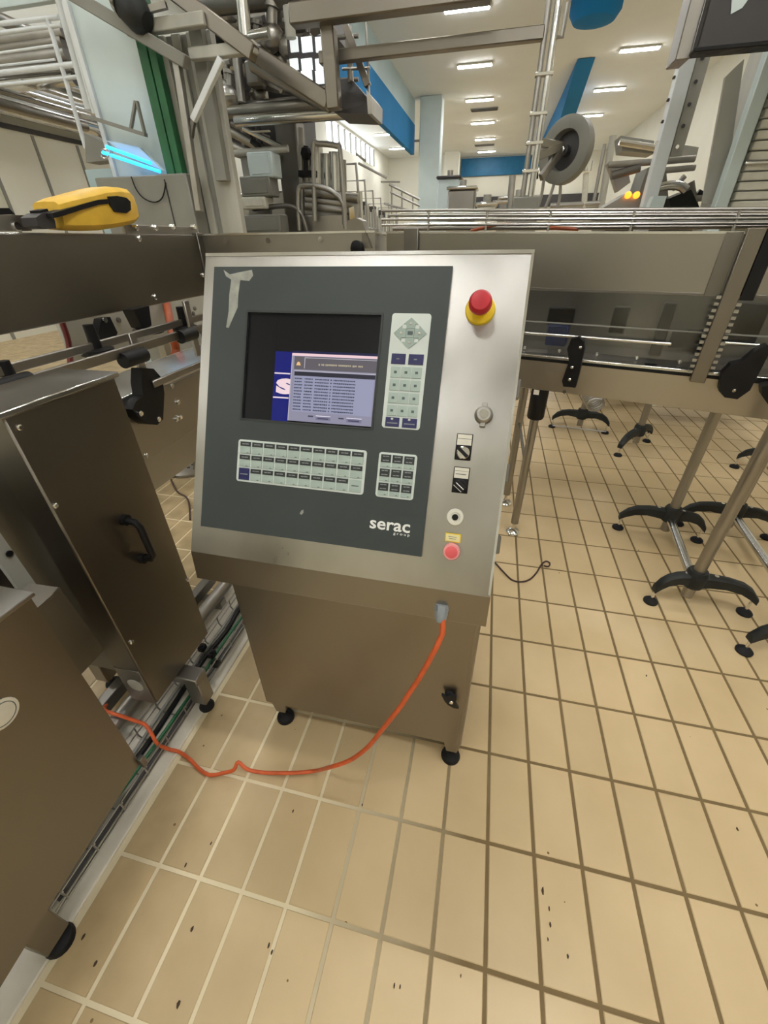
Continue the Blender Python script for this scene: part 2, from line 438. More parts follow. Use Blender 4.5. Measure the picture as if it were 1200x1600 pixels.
for k, (vx, vy) in enumerate(((-1.59, 25.3), (-1.83, 34.3), (-6.0, 31.5))):
    t = thing('ceiling_vent', (vx, vy, 6.4), ['grey slotted vent between the third and fourth middle lamps', 'grey slotted vent behind the fifth middle lamp', 'dark grille beside the lamps of the left bay'][k], 'vent', 'ceiling vents')
    MB().box(vx - .62, vx + .62, vy - .25, vy + .25, 6.37, 6.4).build('frame', GREYP, t)
    for q in range(5): MB().box(vx - .58, vx + .58, vy - .2 + q * .09, vy - .14 + q * .09, 6.35, 6.372).build('slat', GREYDK, t)
tag(MB().lathe((1.45, 15.2, 6.4), (0, 0, -1), [(.62, 0), (.62, .25), (.5, .42), (.2, .5)], 24).build('ceiling_dome', BLUE), 'blue round dome hanging from the beige ceiling near the top edge', 'ceiling dome')

# ------------------------------------------------------------------ the control cabinet
RZ = -.0094
cab = thing('control_cabinet', (-.2235, -.56, 0), 'stainless steel control cabinet with sloping screen console on four black feet', 'cabinet', rz=RZ)
WD = .6595
Bp = V((0, -.093, .8427)); Sv = V((0, .3, .5635)).normalized(); Nv = V((0, -Sv.z, Sv.y)); Xv = V((1, 0, 0))
def SP(u, v, h=0.): return Bp + Xv * u + Sv * v + Nv * h
def sbox(mb, u0, u1, v0, v1, h0, h1, bev=0.):
    return mb.obox(SP((u0 + u1) / 2, (v0 + v1) / 2, (h0 + h1) / 2), (Xv, Sv, Nv), (abs(u1 - u0) / 2, abs(v1 - v0) / 2, abs(h1 - h0) / 2), bev)
def suv(px, py):
    c_, s_ = math.cos(RZ), math.sin(RZ); R_ = Matrix(((c_, -s_, 0), (s_, c_, 0), (0, 0, 1)))
    o_ = V((-.2235, -.56, 0)); p0 = o_ + R_ @ Bp; n_ = R_ @ Nv
    d = FWD + RT * ((px - 600) / FPX) + DN * ((py - 800) / FPX); q = CAM + d * ((p0 - CAM).dot(n_) / d.dot(n_))
    l = R_.transposed() @ (q - o_) - Bp
    return l.x, l.dot(Sv)
def sprism(mb, uv, h0, h1): return mb.prism([SP(u, v, h0) for u, v in uv], Nv * (h1 - h0))
def stext(mb, txt, u, v, hgt, wid, h=.004, bold=0., th=0.):
    vs, fs = text_mesh(txt, hgt, wid, bold)
    return mb.add([SP(u + a, v + b, h) for a, b in vs], fs)
def CB(mb, name, mt, parent=None, label=None, kind=None): return mb.build(name, mt, parent or cab, local=True, label=label, kind=kind)

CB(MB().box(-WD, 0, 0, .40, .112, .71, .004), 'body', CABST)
head = MB()
prof = [(-.101, .767), (-.093, .8427), (.205, 1.4025), (.2095, 1.4065), (.33, 1.402), (.42, 1.36), (.42, .70), (.0, .70)]
head.prism([(-WD - .001, y, z) for y, z in prof], (WD + .002, 0, 0))
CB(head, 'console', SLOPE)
CB(sbox(sbox(MB(), -WD - .001, .001, .632, .6385, -.003, .0012), -.0035, .001, .003, .636, -.003, .0009), 'rim', TUBE)
lip = MB().prism([(-WD - .0016, -.1015, .768), (-WD - .0016, -.0935, .8415), (-WD - .0016, -.09, .8415), (-WD - .0016, -.098, .768)], (WD + .0032, 0, 0))
CB(lip, 'lip', CABST)
CB(MB().box(-WD + .012, -.012, -.0025, .002, .118, .695, .002), 'door', CABST)
for fx, fy in ((-.026, .022), (-.612, .022), (-.026, .36), (-.612, .36)):
    g = MB().prism([(fx - .026, fy - .02, .114), (fx + .026, fy - .02, .114), (fx + .016, fy - .02, .066), (fx - .016, fy - .02, .066)], (0, .04, 0))
    lg = CB(g, 'leg', CABST)
    CB(MB().cyl((fx, fy, .02), (fx, fy, .068), .007, n=10), 'threaded_stem', CHROME, lg)
    CB(MB().lathe((fx, fy, 0), (0, 0, 1), [(.030, 0), (.031, .006), (.028, .016), (.015, .024), (.012, .03)], 20), 'rubber_foot', RUBBER, lg)
for hv in (.1, .24, .40):
    CB(MB().obox(SP(.004, hv, -.03), (Xv, Sv, Nv), (.005, .018, .010), .002), 'hinge', DARKST)
# quarter-turn lock with a curved black wing
lk = MB().lathe((-.052, -.002, .372), (0, -1, 0), [(.014, 0), (.014, .008), (.011, .012)], 18)
pts2 = [(-.026, .012), (-.016, .010), (-.004, .018), (.014, .016), (.015, .002), (.010, -.008), (.017, -.020), (.024, -.034), (.010, -.035), (-.006, -.026), (-.016, -.012)]
lk.prism([(-.048 + a, -.012, .372 + b) for a, b in pts2], (0, -.008, 0))
lko = CB(lk, 'door_lock', BLACK)
CB(MB().lathe((-.046, -.02, .362), (0, -1, 0), [(.006, 0), (.005, .003)], 12), 'lock_pin', CHROME, lko)
# cable gland under the lip
ga = V((-.09, -.101, .793)); gd = V((.02, -.42, -.9)).normalized()
gl = MB().lathe(ga + V((0, .006, .012)), gd, [(.0145, 0), (.0145, .014)], 6).lathe(ga + V((0, .006, .012)) + gd * .014, gd, [(.013, 0), (.0135, .008), (.011, .02), (.009, .024)], 18)
CB(gl, 'cable_gland', GLAND)

# dark fascia with the screen opening
F0, F1, G0, G1 = -.635, -.1402, .0607, .6086
S0, S1, T0, T1 = -.5505, -.2665, .3035, .5190
fa = MB(); H = .006
for a in ((F0, F1, T1, G1), (F0, F1, G0, T0), (F0, S0, T0, T1), (S1, F1, T0, T1)): sbox(fa, *a, 0, H)
fas = CB(fa, 'fascia', FASCIA)
pp = [(352, 424), (362, 431), (375, 428), (396, 424), (398, 433), (392, 441), (378, 440), (375, 462), (374, 482), (366, 500), (360, 514), (356, 513), (360, 488), (361, 462), (364, 439), (356, 434)]
CB(sprism(MB(), [suv(*q) for q in pp], H - .0005, H + .0004), 'scraped_patch', PEEL, fas)
CB(sprism(MB(), [suv(*q) for q in ((470, 802), (473, 797), (476, 796), (476, 801), (473, 804))], H - .0003, H + .0004), 'scratch', PEEL, fas)
bz = MB()
for a in ((S0 - .004, S1 + .004, T1, T1 + .004), (S0 - .004, S1 + .004, T0 - .004, T0), (S0 - .004, S0, T0, T1), (S1, S1 + .004, T0, T1)): sbox(bz, *a, H - .002, H + .0012)
CB(bz, 'bezel', KEYK, fas)
CB(stext(MB(), 'serac', -.2505, .1045, .0175, .0825, H + .0006, .018), 'maker_lettering', PRINTW, fas)
CB(stext(MB(), 'g r o u p', -.2005, .0965, .0052, .033, H + .0006, .01), 'small_lettering', PRINTW, fas)
# screen: glass, lit picture
scr = CB(sbox(MB(), S0, S1, T0, T1, -.001, .0008), 'screen', GLASSK)
def SB(name, mt, *boxes, h=.0012):
    mb = MB()
    for a in boxes: sbox(mb, *a, .0006, h)
    return CB(mb, name, mt, scr)
SB('lit_field', glow('screen_black_glow', 8, 8, 11), (-.4852, S1, .4447, T1), (-.5495, -.4855, T0, T1), h=.0009)
SB('blue_field', glow('screen_blue', 12, 22, 112), (-.4852, -.4475, T0, .4447), h=.0011)
SB('blue_stripe', glow('screen_navy', 24, 28, 66), (-.4475, S1, .4415, .4475), h=.0011)
for v_ in (.3995, .3505): SB('white_line', glow('screen_white', 236, 218, 226), (-.4845, -.4495, v_, v_ + .0027), h=.0013)
mb = MB(); stext(mb, 'S', -.4795, .3590, .0320, .042, .0013, .075); CB(mb, 'screen_letter', glow('screen_pink_white', 240, 214, 220), scr)
SB('dialog_window', glow('screen_lavender', 142, 140, 160), (-.4480, S1, T0 + .003, .4420), h=.0015)
SB('title_edge', glow('screen_pink', 240, 206, 212), (-.4480, S1, .4375, .4425), h=.0017)
SB('title_bar', glow('screen_title', 96, 92, 98), (-.4420, S1 - .001, .4105, .4365), h=.0017)
SB('window_edge', glow('screen_edge', 178, 174, 186), (-.4480, -.4462, T0 + .003, .4375), (-.420, -.4185, .413, .434), (-.420, S1 - .002, .4335, .4348), (-.4400, S1 - .002, .4070, .4088), h=.0019)
CB(sprism(MB(), [(-.4375, .4185), (-.4275, .4185), (-.4300, .4245), (-.4330, .4260), (-.4352, .4245)], .0017, .002), 'warning_icon', glow('screen_amber', 236, 190, 130), scr)
random.seed(7); mb = MB(); u = -.3890
while u < -.296:
    w_ = random.uniform(.002, .005); sbox(mb, u, u + w_, .4195 + random.uniform(0, .001), .4232, .0016, .0020); u += w_ + random.choice([.0006, .0008, .003])
CB(mb, 'title_caption', glow('screen_title_text', 176, 164, 140), scr, kind='stuff')
SB('list_header', glow('screen_header', 44, 44, 56), (-.4400, S1 - .002, .3980, .4062), h=.0018)
SB('list_area', glow('screen_list', 150, 152, 178), (-.4400, S1 - .004, .3260, .3975), h=.0017)
random.seed(11); dk = glow('screen_text', 62, 66, 86)
for r_ in range(11):
    v0 = .3935 - r_ * .0062; mb = MB()
    for (a, b) in ((-.4385, -.4210), (-.4165, -.3985), (-.3940, -.3640), (-.3610, -.3575), (-.3545, -.3080)):
        u = a
        while u < b - .001:
            w_ = random.uniform(.0016, .0042); sbox(mb, u, min(b, u + w_), v0 - .0027 + random.uniform(0, .0005), v0, .0016, .0019); u += w_ + random.uniform(.0004, .001)
    CB(mb, 'text_line', dk, scr)
for u in (-.3862, -.3205):
    SB('screen_button', glow('screen_btn', 120, 116, 142), (u, u + .0315, .3115, .3195), h=.0018)
    SB('button_edge', glow('screen_btn_hi', 226, 222, 236), (u, u + .0315, .3190, .3205), h=.002)
    SB('button_caption', dk, (u - .017, u - .006, .3165, .3195), (u + .004, u + .027, .3135, .3160), h=.002)

# membrane keypads
def keypad(name, u0, u1, v0, v1):
    mb = MB(); r = .006; c = []
    for (cu_, cv, a0) in ((u1 - r, v1 - r, 0), (u0 + r, v1 - r, 90), (u0 + r, v0 + r, 180), (u1 - r, v0 + r, 270)):
        for q in range(5): t = math.radians(a0 + q * 22.5); c.append((cu_ + r * math.cos(t), cv + r * math.sin(t)))
    return CB(sprism(mb, c, H - .001, H + .0012), name, KEYW)
K0 = H + .0010; K1 = H + .0026
def key_at(par, src, u, v, lab=None):
    """a key mesh built about the panel origin, copied to (u, v)"""
    o = src.copy(); COL.objects.link(o); o.parent = par; o.location = Xv * u + Sv * v
    if lab: o['label'] = lab
    return o
def key_proto(par, w, h, bl, mats, rows=1, dash=True):
    mb = MB(); sbox(mb, -w / 2, w / 2, -h / 2, h / 2, K0, K1, .0004)
    if bl > 0:
        mb.mat(1); sbox(mb, -w / 2 + .0003, w / 2 - .0003, h / 2 - bl, h / 2 - .0003, K1 - .0004, K1 + .0003)
        mb.mat(2)
        for q in range(rows):
            vv = h / 2 - bl * (q + .5) / rows; sbox(mb, -w * .30, -w * .06, vv - .0011, vv + .0009, K1, K1 + .0006); sbox(mb, -w * .02, w * .30, vv - .0009, vv + .0011, K1, K1 + .0006)
        mb.mat(3)
        if dash: sbox(mb, w * .12, w * .30, -h / 2 + .0015, -h / 2 + .0028, K1 - .0003, K1 + .0003)
    o = CB(mb, 'key', mats, par); return o
kb = keypad('function_keypad', -.5540, -.2700, .1697, .2588)
pu = .2755 / 10; pv = .0838 / 3; kmats = [KEYG, KEYK, PRINT, PRINTD]
src = key_proto(kb, pu - .0027, pv - .0026, .0098, kmats); first = True
for r_ in range(3):
    for c_ in range(10):
        u, v = -.5498 + pu * (c_ + .5), .2561 - pv * (r_ + .5)
        if (r_, c_) in ((2, 0), (2, 9)): continue
        if first: src.location = Xv * u + Sv * v; first = False
        else: key_at(kb, src, u, v)
bk = MB(); w_, h_ = pu - .0027, pv - .0026
sbox(bk, -w_ / 2, w_ / 2, -h_ / 2, h_ / 2, K0, K1, .0004).mat(1); sbox(bk, -w_ * .35, w_ * .35, -.0012, .0008, K1 - .0003, K1 + .0003)
o = CB(bk, 'key', [KEYB, PRINT], kb, label='dark blue key'); o.location = Xv * (-.5498 + pu * .5) + Sv * (.2561 - pv * 2.5)
bk = MB(); sbox(bk, -w_ / 2, w_ / 2, -h_ / 2, h_ / 2, K0, K1, .0004).mat(1); sbox(bk, -w_ * .3, w_ * .3, -.001, .001, K1 - .0003, K1 + .0003)
o = CB(bk, 'key', [KEYG, PRINTD], kb, label='plain grey key with one dark caption'); o.location = Xv * (-.5498 + pu * 9.5) + Sv * (.2561 - pv * 2.5)
kc = keypad('mode_keypad', -.2448, -.1684, .1700, .2588)
pu2 = .0700 / 3
src = key_proto(kc, pu2 - .0026, pv - .0026, .0158, kmats, 2); first = True
for r_ in range(3):
    for c_ in range(3):
        u, v = -.2416 + pu2 * (c_ + .5), .2561 - pv * (r_ + .5)
        if first: src.location = Xv * u + Sv * v; first = False
        else: key_at(kc, src, u, v)
ka = keypad('number_keypad', -.2452, -.1698, .3064, .5228)
CU, CV = -.2068, .4862
ARW = srgb(150, 166, 160); ARM = M('arrow_key_grey', ARW, .4, 0, .06, 30)
for k in range(4):
    t = math.radians(90 * k); d = lambda a, b: (CU + a * math.cos(t) - b * math.sin(t), CV + a * math.sin(t) + b * math.cos(t))
    off = 0 if k % 2 == 0 else -.001
    pa = [d(.0085, -.0085), d(.0165, -.0085), d(.0165, -.0145), d(.0315 + off * 3, 0), d(.0165, .0145), d(.0165, .0085), d(.0085, .0085)]
    mb = sprism(MB(), pa, K0, K1).mat(1); mb.ball(SP(*d(.0175, 0), K1 - .0006), .0026, (1, 1, 1), 10)  # white bead painted as the glint on each embossed arrow
    CB(mb, 'arrow_key', [ARM, WHITEP], ka)
mb = sbox(MB(), CU - .0078, CU + .0078, CV - .0082, CV + .0082, K0, K1, .0004).mat(1); sbox(mb, CU - .005, CU + .005, CV - .0035, CV + .0035, K1 - .0003, K1 + .0003)
CB(mb, 'key', [ARM, PRINTD], ka)
for (u0, u1, v0, v1, dash) in ((-.2385, -.2110, .4284, .4478, 0), (-.2050, -.1762, .4284, .4478, 0), (-.2385, -.2110, .3092, .3272, 1), (-.2050, -.1762, .3092, .3272, 1)):
    mb = sbox(MB(), u0, u1, v0, v1, K0, K1, .0004).mat(1); cu_, cv = (u0 + u1) / 2, (v0 + v1) / 2
    if dash: sbox(mb, cu_ - .0105, cu_ + .0105, cv - .003, cv - .0008, K1 - .0003, K1 + .0003); mb.mat(2); mb.ball(SP(cu_ - .001, cv + .006, K1 - .0006), .0022, (1.4, 1, 1), 8)
    else: sbox(mb, cu_ - .004, cu_ + .002, cv - .001, cv + .001, K1 - .0003, K1 + .0003)
    CB(mb, 'key', [KEYB, PRINT, WHITEP], ka, label='dark blue key')
mb = sbox(MB(), -.0094, .0094, -.0104, .0104, K0, K1, .0005).mat(1); sbox(mb, -.0028, .0026, -.0026, .0022, K1 - .0003, K1 + .0003)
src = CB(mb, 'key', [KEYG, PRINTD], ka); first = True
for r_ in range(4):
    for c_ in range(3):
        u, v = -.2383 + .0207 * (c_ + .5), .4255 - .0243 * (r_ + .5)
        if first: src.location = Xv * u + Sv * v; first = False
        else: key_at(ka, src, u, v)

# push buttons and switches on the bare steel at the right of the console
def slathe(mb, u, v, prof, n=24): return mb.lathe(SP(u, v, 0), Nv, prof, n)
es = CB(slathe(MB(), -.0818, .5335, [(.0272, 0), (.0272, .004), (.0255, .0065), (.0150, .0075), (.0150, .012)], 32), 'emergency_stop', YEL, label='yellow collar of the emergency stop')
CB(slathe(MB(), -.0818, .5335, [(.0125, .010), (.0125, .022), (.0190, .026), (.0205, .031), (.0200, .040), (.0160, .0455), (.008, .047)], 28), 'mushroom_knob', RED, es, label='red mushroom push button')
ks = CB(slathe(MB(), -.0530, .3440, [(.0172, 0), (.0172, .004), (.0150, .007), (.0150, .015), (.0120, .018), (.0120, .020)], 24), 'key_switch', DULL)
CB(slathe(MB(), -.0530, .3440, [(.0085, .019), (.008, .0225), (.003, .0225)], 16), 'lock_cylinder', CHROME, ks)
CB(sbox(sbox(MB(), -.0580, -.0480, .358, .3655, 0, .012, .001), -.0580, -.0480, .3215, .330, 0, .012, .001), 'lug', DULL, ks)
for n_, (u, v, tip) in enumerate(((-.0826, .282, 40), (-.0810, .2190, 38))):
    q = CB(sbox(MB(), u - .0152, u + .0152, v - .025, v + .025, 0, .0035, .001), 'selector_switch', BLACK)
    mb = sbox(MB(), u - .0135, u + .0135, v + .0035, v + .0235, .0025, .0042).mat(1); sbox(mb, u - .013, u + .013, v + (.0150 if n_ == 0 else .0170), v + (.0158 if n_ == 0 else .0176), .0040, .0045)
    if n_: sbox(mb, u - .011, u + .009, v + .0105, v + .0118, .004, .0045)
    CB(mb, 'label_plate', [STICK, PRINTD], q)
    CB(slathe(MB(), u, v - .0110, [(.0122, .0032), (.0122, .009), (.0105, .0105)], 24), 'selector_ring', CHROME if n_ == 0 else BLACK, q)
    t = math.radians(tip); a1, a2 = Xv * math.cos(t) - Sv * math.sin(t), Xv * math.sin(t) + Sv * math.cos(t)
    CB(MB().obox(SP(u, v - .0110, .014), (a1, a2, Nv), (.0118, .0032 if n_ == 0 else .0055, .0055), .001), 'knob', BLACK, q)
    if n_:
        CB(MB().obox(SP(u, v - .0110, .0198), (a1, a2, Nv), (.0095, .0008, .0004)).obox(SP(u, v - .011, .011) - a2 * .0068, (a1, a2, Nv), (.010, .0006, .003)), 'knob_mark', PRINTW, q)
jk = CB(slathe(MB(), -.0834, .1468, [(.0166, 0), (.0166, .003), (.0150, .0052), (.0100, .0056), (.0085, .004), (.0065, .004)], 28), 'socket_ring', WHITEP)
CB(slathe(MB(), -.0834, .1468, [(.0062, .001), (.0062, .0052), (.0058, .0058)], 16), 'socket_hole', BLACK, jk)
mb = sbox(MB(), -.0985, -.0680, .0972, .1145, 0, .0022, .0006).mat(1); sbox(mb, -.0965, -.0700, .0990, .1127, .0018, .0027).mat(2)
sbox(mb, -.092, -.076, .1072, .1084, .0024, .003); sbox(mb, -.0905, -.0765, .1035, .1047, .0024, .003)
CB(mb, 'button_label', [YEL, CREAMP, PRINT])
pb = CB(slathe(MB(), -.0826, .0788, [(.0170, 0), (.0170, .005), (.0155, .0085), (.0125, .009)], 28), 'push_button', PINK, label='pink ring of the lit push button')
CB(slathe(MB(), -.0826, .0788, [(.0122, .0075), (.0120, .0098), (.009, .0108)], 24), 'button_cap', CORAL, pb, label='coral red cap')

# orange cable from the gland across the floor, and the thin brown wire behind the cabinet
oc = [V((-.3135, -.66, .800)), at(692, 985, y=-.682), at(686, 1002, y=-.692), at(680, 1015, y=-.70), at(655, 1060, y=-.712), at(640, 1082, y=-.717), at(625, 1105, y=-.722), at(597, 1140, y=-.730), at(577, 1165, y=-.734), at(555, 1183, y=-.738),
      at(537, 1192, y=-.742), at(518, 1198, y=-.745), at(495, 1204, z=.036), at(470, 1207, z=.03), at(440, 1208, z=.028), at(410, 1207, z=.026), at(386, 1202, z=.03), at(372, 1191, z=.046), at(365, 1203, z=.026), at(348, 1208, z=.016), at(328, 1211, z=.012), at(312, 1202, z=.012), at(297, 1187, z=.012),
      at(280, 1175, z=.014), at(262, 1170, z=.03), at(246, 1162, z=.07), at(236, 1145, z=.105), at(226, 1132, z=.118), at(210, 1126, z=.118), at(190, 1119, z=.118), at(174, 1114, z=.115), at(163, 1108, z=.11), at(168, 1096, z=.07), at(167, 1078, z=.02)]
MB().tube(oc, .0058, 10, 5).build('power_cable', ORANGE, label='orange power cable drooping from the control cabinet across the tiles', cat='cable')
bw = [at(755, 868, z=.03), at(772, 878, z=.012), at(786, 893, z=.006), at(800, 906, z=.005), at(815, 909, z=.005), at(828, 905, z=.005), at(838, 895, z=.005), at(846, 882, z=.006), at(853, 877, z=.006), at(859, 880, z=.006), at(857, 885, z=.007), at(850, 884, z=.012)]
MB().tube(bw, .0042, 8, 5).build('loose_wire', HOSE, label='thin brown wire ending in a small loop on the tiles', cat='wire')
# ------------------------------------------------------------------ left: two machine cabinets, tray, chute
def foot(mb_parent, x, y, top, r=.026, name='rubber_foot', mt=None):
    MB().lathe((x, y, 0), (0, 0, 1), [(r, 0), (r * 1.04, .006), (r * .9, .016), (.012, .024), (.010, .03)], 18).build(name, mt or RUBBER, mb_parent)
    MB().cyl((x, y, .02), (x, y, top), .007, n=10).build('threaded_stem', CHROME, mb_parent)

XA = -1.18
t = thing('machine_cabinet', (XA, -.54, 0), 'tall narrow steel machine cabinet with a black pull handle, left of the control cabinet', 'cabinet')
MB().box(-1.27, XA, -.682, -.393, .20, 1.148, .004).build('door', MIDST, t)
MB().box(-1.50, -1.272, -.66, -.40, .30, 1.10).build('body', DARKST, t)
MB().box(-1.36, -1.172, -.72, -.385, 1.148, 1.160, .002).build('lid', TUBE, t)
hp = [at(193, 812, x=XA), at(221, 872, x=XA)]
hd = MB().tube([hp[0], hp[0] + V((.034, 0, -.004)), hp[0] + V((.044, 0, -.018)), hp[1] + V((.044, 0, .018)), hp[1] + V((.034, 0, .004)), hp[1]], .0095, 10)
for q in hp: hd.cyl(q - V((.001, 0, 0)), q + V((.012, 0, 0)), .015, n=14)
hd.build('handle', BLACK, t)
for px, py in ((86, 790), (228, 712), (293, 906), (205, 1003), (30, 668)):
    q = at(px, py, x=XA); MB().lathe(q, (1, 0, 0), [(.0065, -.001), (.0065, .003), (.004, .005)], 10).build('screw', CHROME, t)
MB().lathe((-1.225, -.6825, .285), (0, -1, 0), [(.027, -.002), (.027, .002), (.020, .0035)], 20).build('blanking_cap', GREYLT, t)
MB().box(-1.272, -1.184, -.684, -.6805, .20, .36, .001).build('side_flap', SATIN, t)
lg = MB().box(-1.36, -1.108, -.585, -.530, .166, .198, .003).box(-1.165, -1.108, -.582, -.532, .055, .17, .003).build('leg', SATIN, t); foot(lg, -1.137, -.556, .06)
lg = MB().box(-1.57, -1.36, -.585, -.530, .166, .198, .003).box(-1.575, -1.520, -.58, -.525, .055, .17, .003).build('leg', SATIN, t); foot(lg, -1.547, -.551, .06)

XB = -1.08
t = thing('machine_cabinet', (XB, -1.1, 0), 'low steel machine cabinet in the lower left corner with a round white badge', 'cabinet')
MB().prism([(XB, -.860, .862), (XB, -1.60, .84), (XB, -1.60, .16), (XB, -1.15, .215), (XB, -.862, .238)], (-.03, 0, 0)).build('door', MIDST, t)
MB().box(-1.20, XB - .032, -1.60, -.885, .27, .86).build('body', DARKST, t)
MB().box(-1.215, XB + .004, -1.60, -.852, .862, .872, .002).build('lid', STEEL, t)
MB().box(-1.14, -1.110, -1.60, -.90, .873, .880, .002).build('seal_strip', BLACK, t)
MB().box(XB - .001, XB + .012, -.866, -.850, .225, .262, .002).build('hinge', DARKST, t)
q = at(2, 1116, x=XB)
bd = MB().lathe(q, (1, 0, 0), [(.030, -.001), (.030, .002), (.027, .003)], 26).build('badge', STICK, t)
MB().lathe(q, (1, 0, 0), [(.024, .0028), (.024, .0034), (.0225, .0036), (.0225, .0028)], 26, False).build('badge_ring', PRINTD, bd)
lg = MB().box(-1.17, -1.11, -1.215, -1.155,   .055, .23, .003).build('leg', MIDST, t); foot(lg, -1.138, -1.182, .06, .032)
MB().box(-1.34, -1.11, -1.22, -1.15, .215, .245, .003).build('frame_bar', SATIN, t)

# discharge chute between the two cabinets
XC = -1.215
c4 = [at(57, 950, x=XC), at(93, 918, x=XC), at(163, 1015, x=XC), at(125, 1056, x=XC)]
zt = (c4[0].z + c4[1].z) / 2
t = thing('discharge_chute', (XC - .1, c4[0].y, c4[3].z), 'dark folded steel chute between the two machine cabinets', 'chute')
MB().prism(c4, (-.012, 0, 0)).build('front_plate', DARKST, t)
led = [at(16, 936, z=zt + .03), at(57, 951, z=zt), at(94, 918, z=zt), at(46, 911, z=zt + .03)]
MB().prism(led, (0, 0, -.01)).build('sloping_tray', SATIN, t)
po = [at(0, 832, x=-1.36), at(56, 912, x=-1.36), at(32, 924, x=-1.36), at(0, 880, x=-1.36)]
MB().prism(po, (-.012, 0, 0)).build('side_strap', GREYLT, t)
q = at(14, 865, x=-1.355); MB().lathe(q, (1, 0, 0), [(.008, 0), (.008, .004)], 10).build('bolt_hole', BLACK, t)
bk = [at(0, 660, x=-1.33), at(10, 668, x=-1.33), at(26, 710, x=-1.33), at(22, 722, x=-1.33), at(0, 730, x=-1.33)]
t = thing('buffer_block', bk[3], 'black rubber buffer block at the left edge beside the tall machine cabinet', 'buffer')
MB().prism(bk, (-.06, 0, 0)).build('block', BLACK, t)
MB().lathe(at(16, 722, x=-1.328), (1, 0, 0), [(.009, 0), (.009, .006), (.006, .009)], 6).build('bolt', CHROME, t)
MB().box(-1.485, -1.41, -1.6, -.70, .30, .94).build('machine_housing', DARKST, label='dark steel machine housing behind the chute at the left edge', cat='housing')

# wire cable tray along the white curb, with its cables
t = thing('cable_tray', (-1.23, -.55, .006), 'wire mesh cable tray lying on the white curb', 'cable tray')
XL, XR, Y0, Y1 = -1.290, -1.170, -1.145, .15
for x_, z_ in ((XL, .072), (XL, .042), (XL + .012, .012), (-1.25, .012), (-1.21, .012), (XR - .012, .012), (XR, .042), (XR, .072)):
    MB().cyl((x_, Y0, z_), (x_, Y1, z_), .0026, n=6).build('long_wire', DULL, t)
k = 0
while Y0 + .03 + k * .1 < Y1:
    y_ = Y0 + .03 + k * .1
    MB().tube([(XL, y_, .075), (XL, y_, .03), (XL + .012, y_, .0105), (XR - .012, y_, .0105), (XR, y_, .03), (XR, y_, .075), (XR + .012, y_, .083)], .0026, 6).build('cross_wire', DULL, t); k += 1
for k, (x_, z_, r_, c_, l_) in enumerate(((-1.243, .026, .0095, BLACK, 'black cable along the middle of the wire tray'), (-1.190, .022, .0085, GREYDK, 'charcoal cable along the right side of the wire tray'), (-1.218, .022, .006, GREEN, 'thin green cable in the wire tray'), (-1.268, .022, .006, GREYP, 'thin grey cable along the left side of the wire tray'))):
    random.seed(20 + k)
    pts = [(x_ + random.uniform(-.008, .008), Y0 + .02 + i * (Y1 - Y0 - .04) / 10, z_ + random.uniform(0, .006)) for i in range(11)]
    MB().tube(pts, r_, 8, 3).build('tray_cable', c_, label=l_, cat='cable', group='cables in the wire tray')
for k, (px, py) in enumerate(((316, 1012), (331, 1022), (338, 1036))):
    q = at(px, py, z=.055); MB().obox(q, ((1, 0, 0), (0, 1, 0), (0, 0, 1)), (.013, .016, .012), .004).lathe(q + V((0, 0, .01)), (0, 0, 1), [(.007, 0), (.007, .008)], 8).build('cable_clip', BLACK, t)
t = thing('floor_rail', (-1.36, -.5, 0), 'grey steel floor rail behind the wire cable tray', 'frame rail')
MB().cyl((-1.36, -1.5, .075), (-1.36, .05, .075), .028, n=16).build('rail', SATIN, t)
MB().box(-1.47, -1.43, -1.5, .0, .05, .10, .003).build('rail', DARKST, t)
for y_ in (-1.3, -.75, -.1): MB().box(-1.48, -1.335, y_ - .02, y_ + .02, .004, .052, .002).build('bracket', SATIN, t)

# ------------------------------------------------------------------ left conveyor running away from the viewer
XG = -1.70
t = thing('side_conveyor', (XG, .0, 0), 'steel conveyor along the left side with a deep dark guard panel', 'conveyor')
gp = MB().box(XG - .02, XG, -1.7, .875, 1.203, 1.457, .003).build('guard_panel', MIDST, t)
MB().box(XG - .04, XG - .002, -1.7, .875, 1.452, 1.4585, .001).build('guard_rim', TUBE, t)
MB().box(XG - .03, XG - .012, .42, .90, 1.455, 1.489, .002).build('splice_plate', SATIN, t)
MB().box(XG - .012, XG + .012, .85, .895, 1.19, 1.465, .002).build('end_plate', DARKST, t)
for px, py in ((217, 373), (242, 464), (314, 395), (317, 430), (213, 356), (243, 356), (270, 355), (303, 355)):
    q = at(px, py, x=XG + .001); MB().lathe(q - V((.012, 0, 0)), (1, 0, 0), [(.011, 0), (.011, .016), (.0075, .020)], 10).build('bolt', CHROME, t)
MB().box(-1.456, -1.444, -1.2, .55, 1.112, 1.142, .003).build('guide_rail', STEEL, t)
MB().box(-1.535, -1.523, -1.2, .75, 1.136, 1.162, .003).build('guide_rail', SATIN, t)
MB().box(-1.456, -1.444, .02, .62, .985, 1.010, .003).build('guide_rail', STEEL, t)
for a, b in (((204, 520), (222, 606)), ((289, 470), (300, 560))):
    p_, q_ = at(*a, x=-1.475), at(*b, x=-1.475); MB().bar(p_, (p_.x, p_.y, q_.z), .012, .032, (0, 1, 0), .002).build('upright', SATIN, t)
for px, py, l in ((206, 549, .10), (290, 515, .09), (8, 592, .12)):
    q = at(px, py, x=-1.44); MB().cyl(q + V((0, -l / 2, -.02)), q + V((0, l / 2, -.02)), .024, n=14).build('rail_clamp', BLACK, t)
for px, py in ((145, 528), (285, 496), (15, 588)):
    q = at(px, py, x=-1.53); MB().lathe(q + V((0, 0, -.03)), (0, 0, 1), [(.05, -.02), (.05, -.004), (.018, 0), (.016, .07)], 14).build('clamp_knob', BLACK, t)
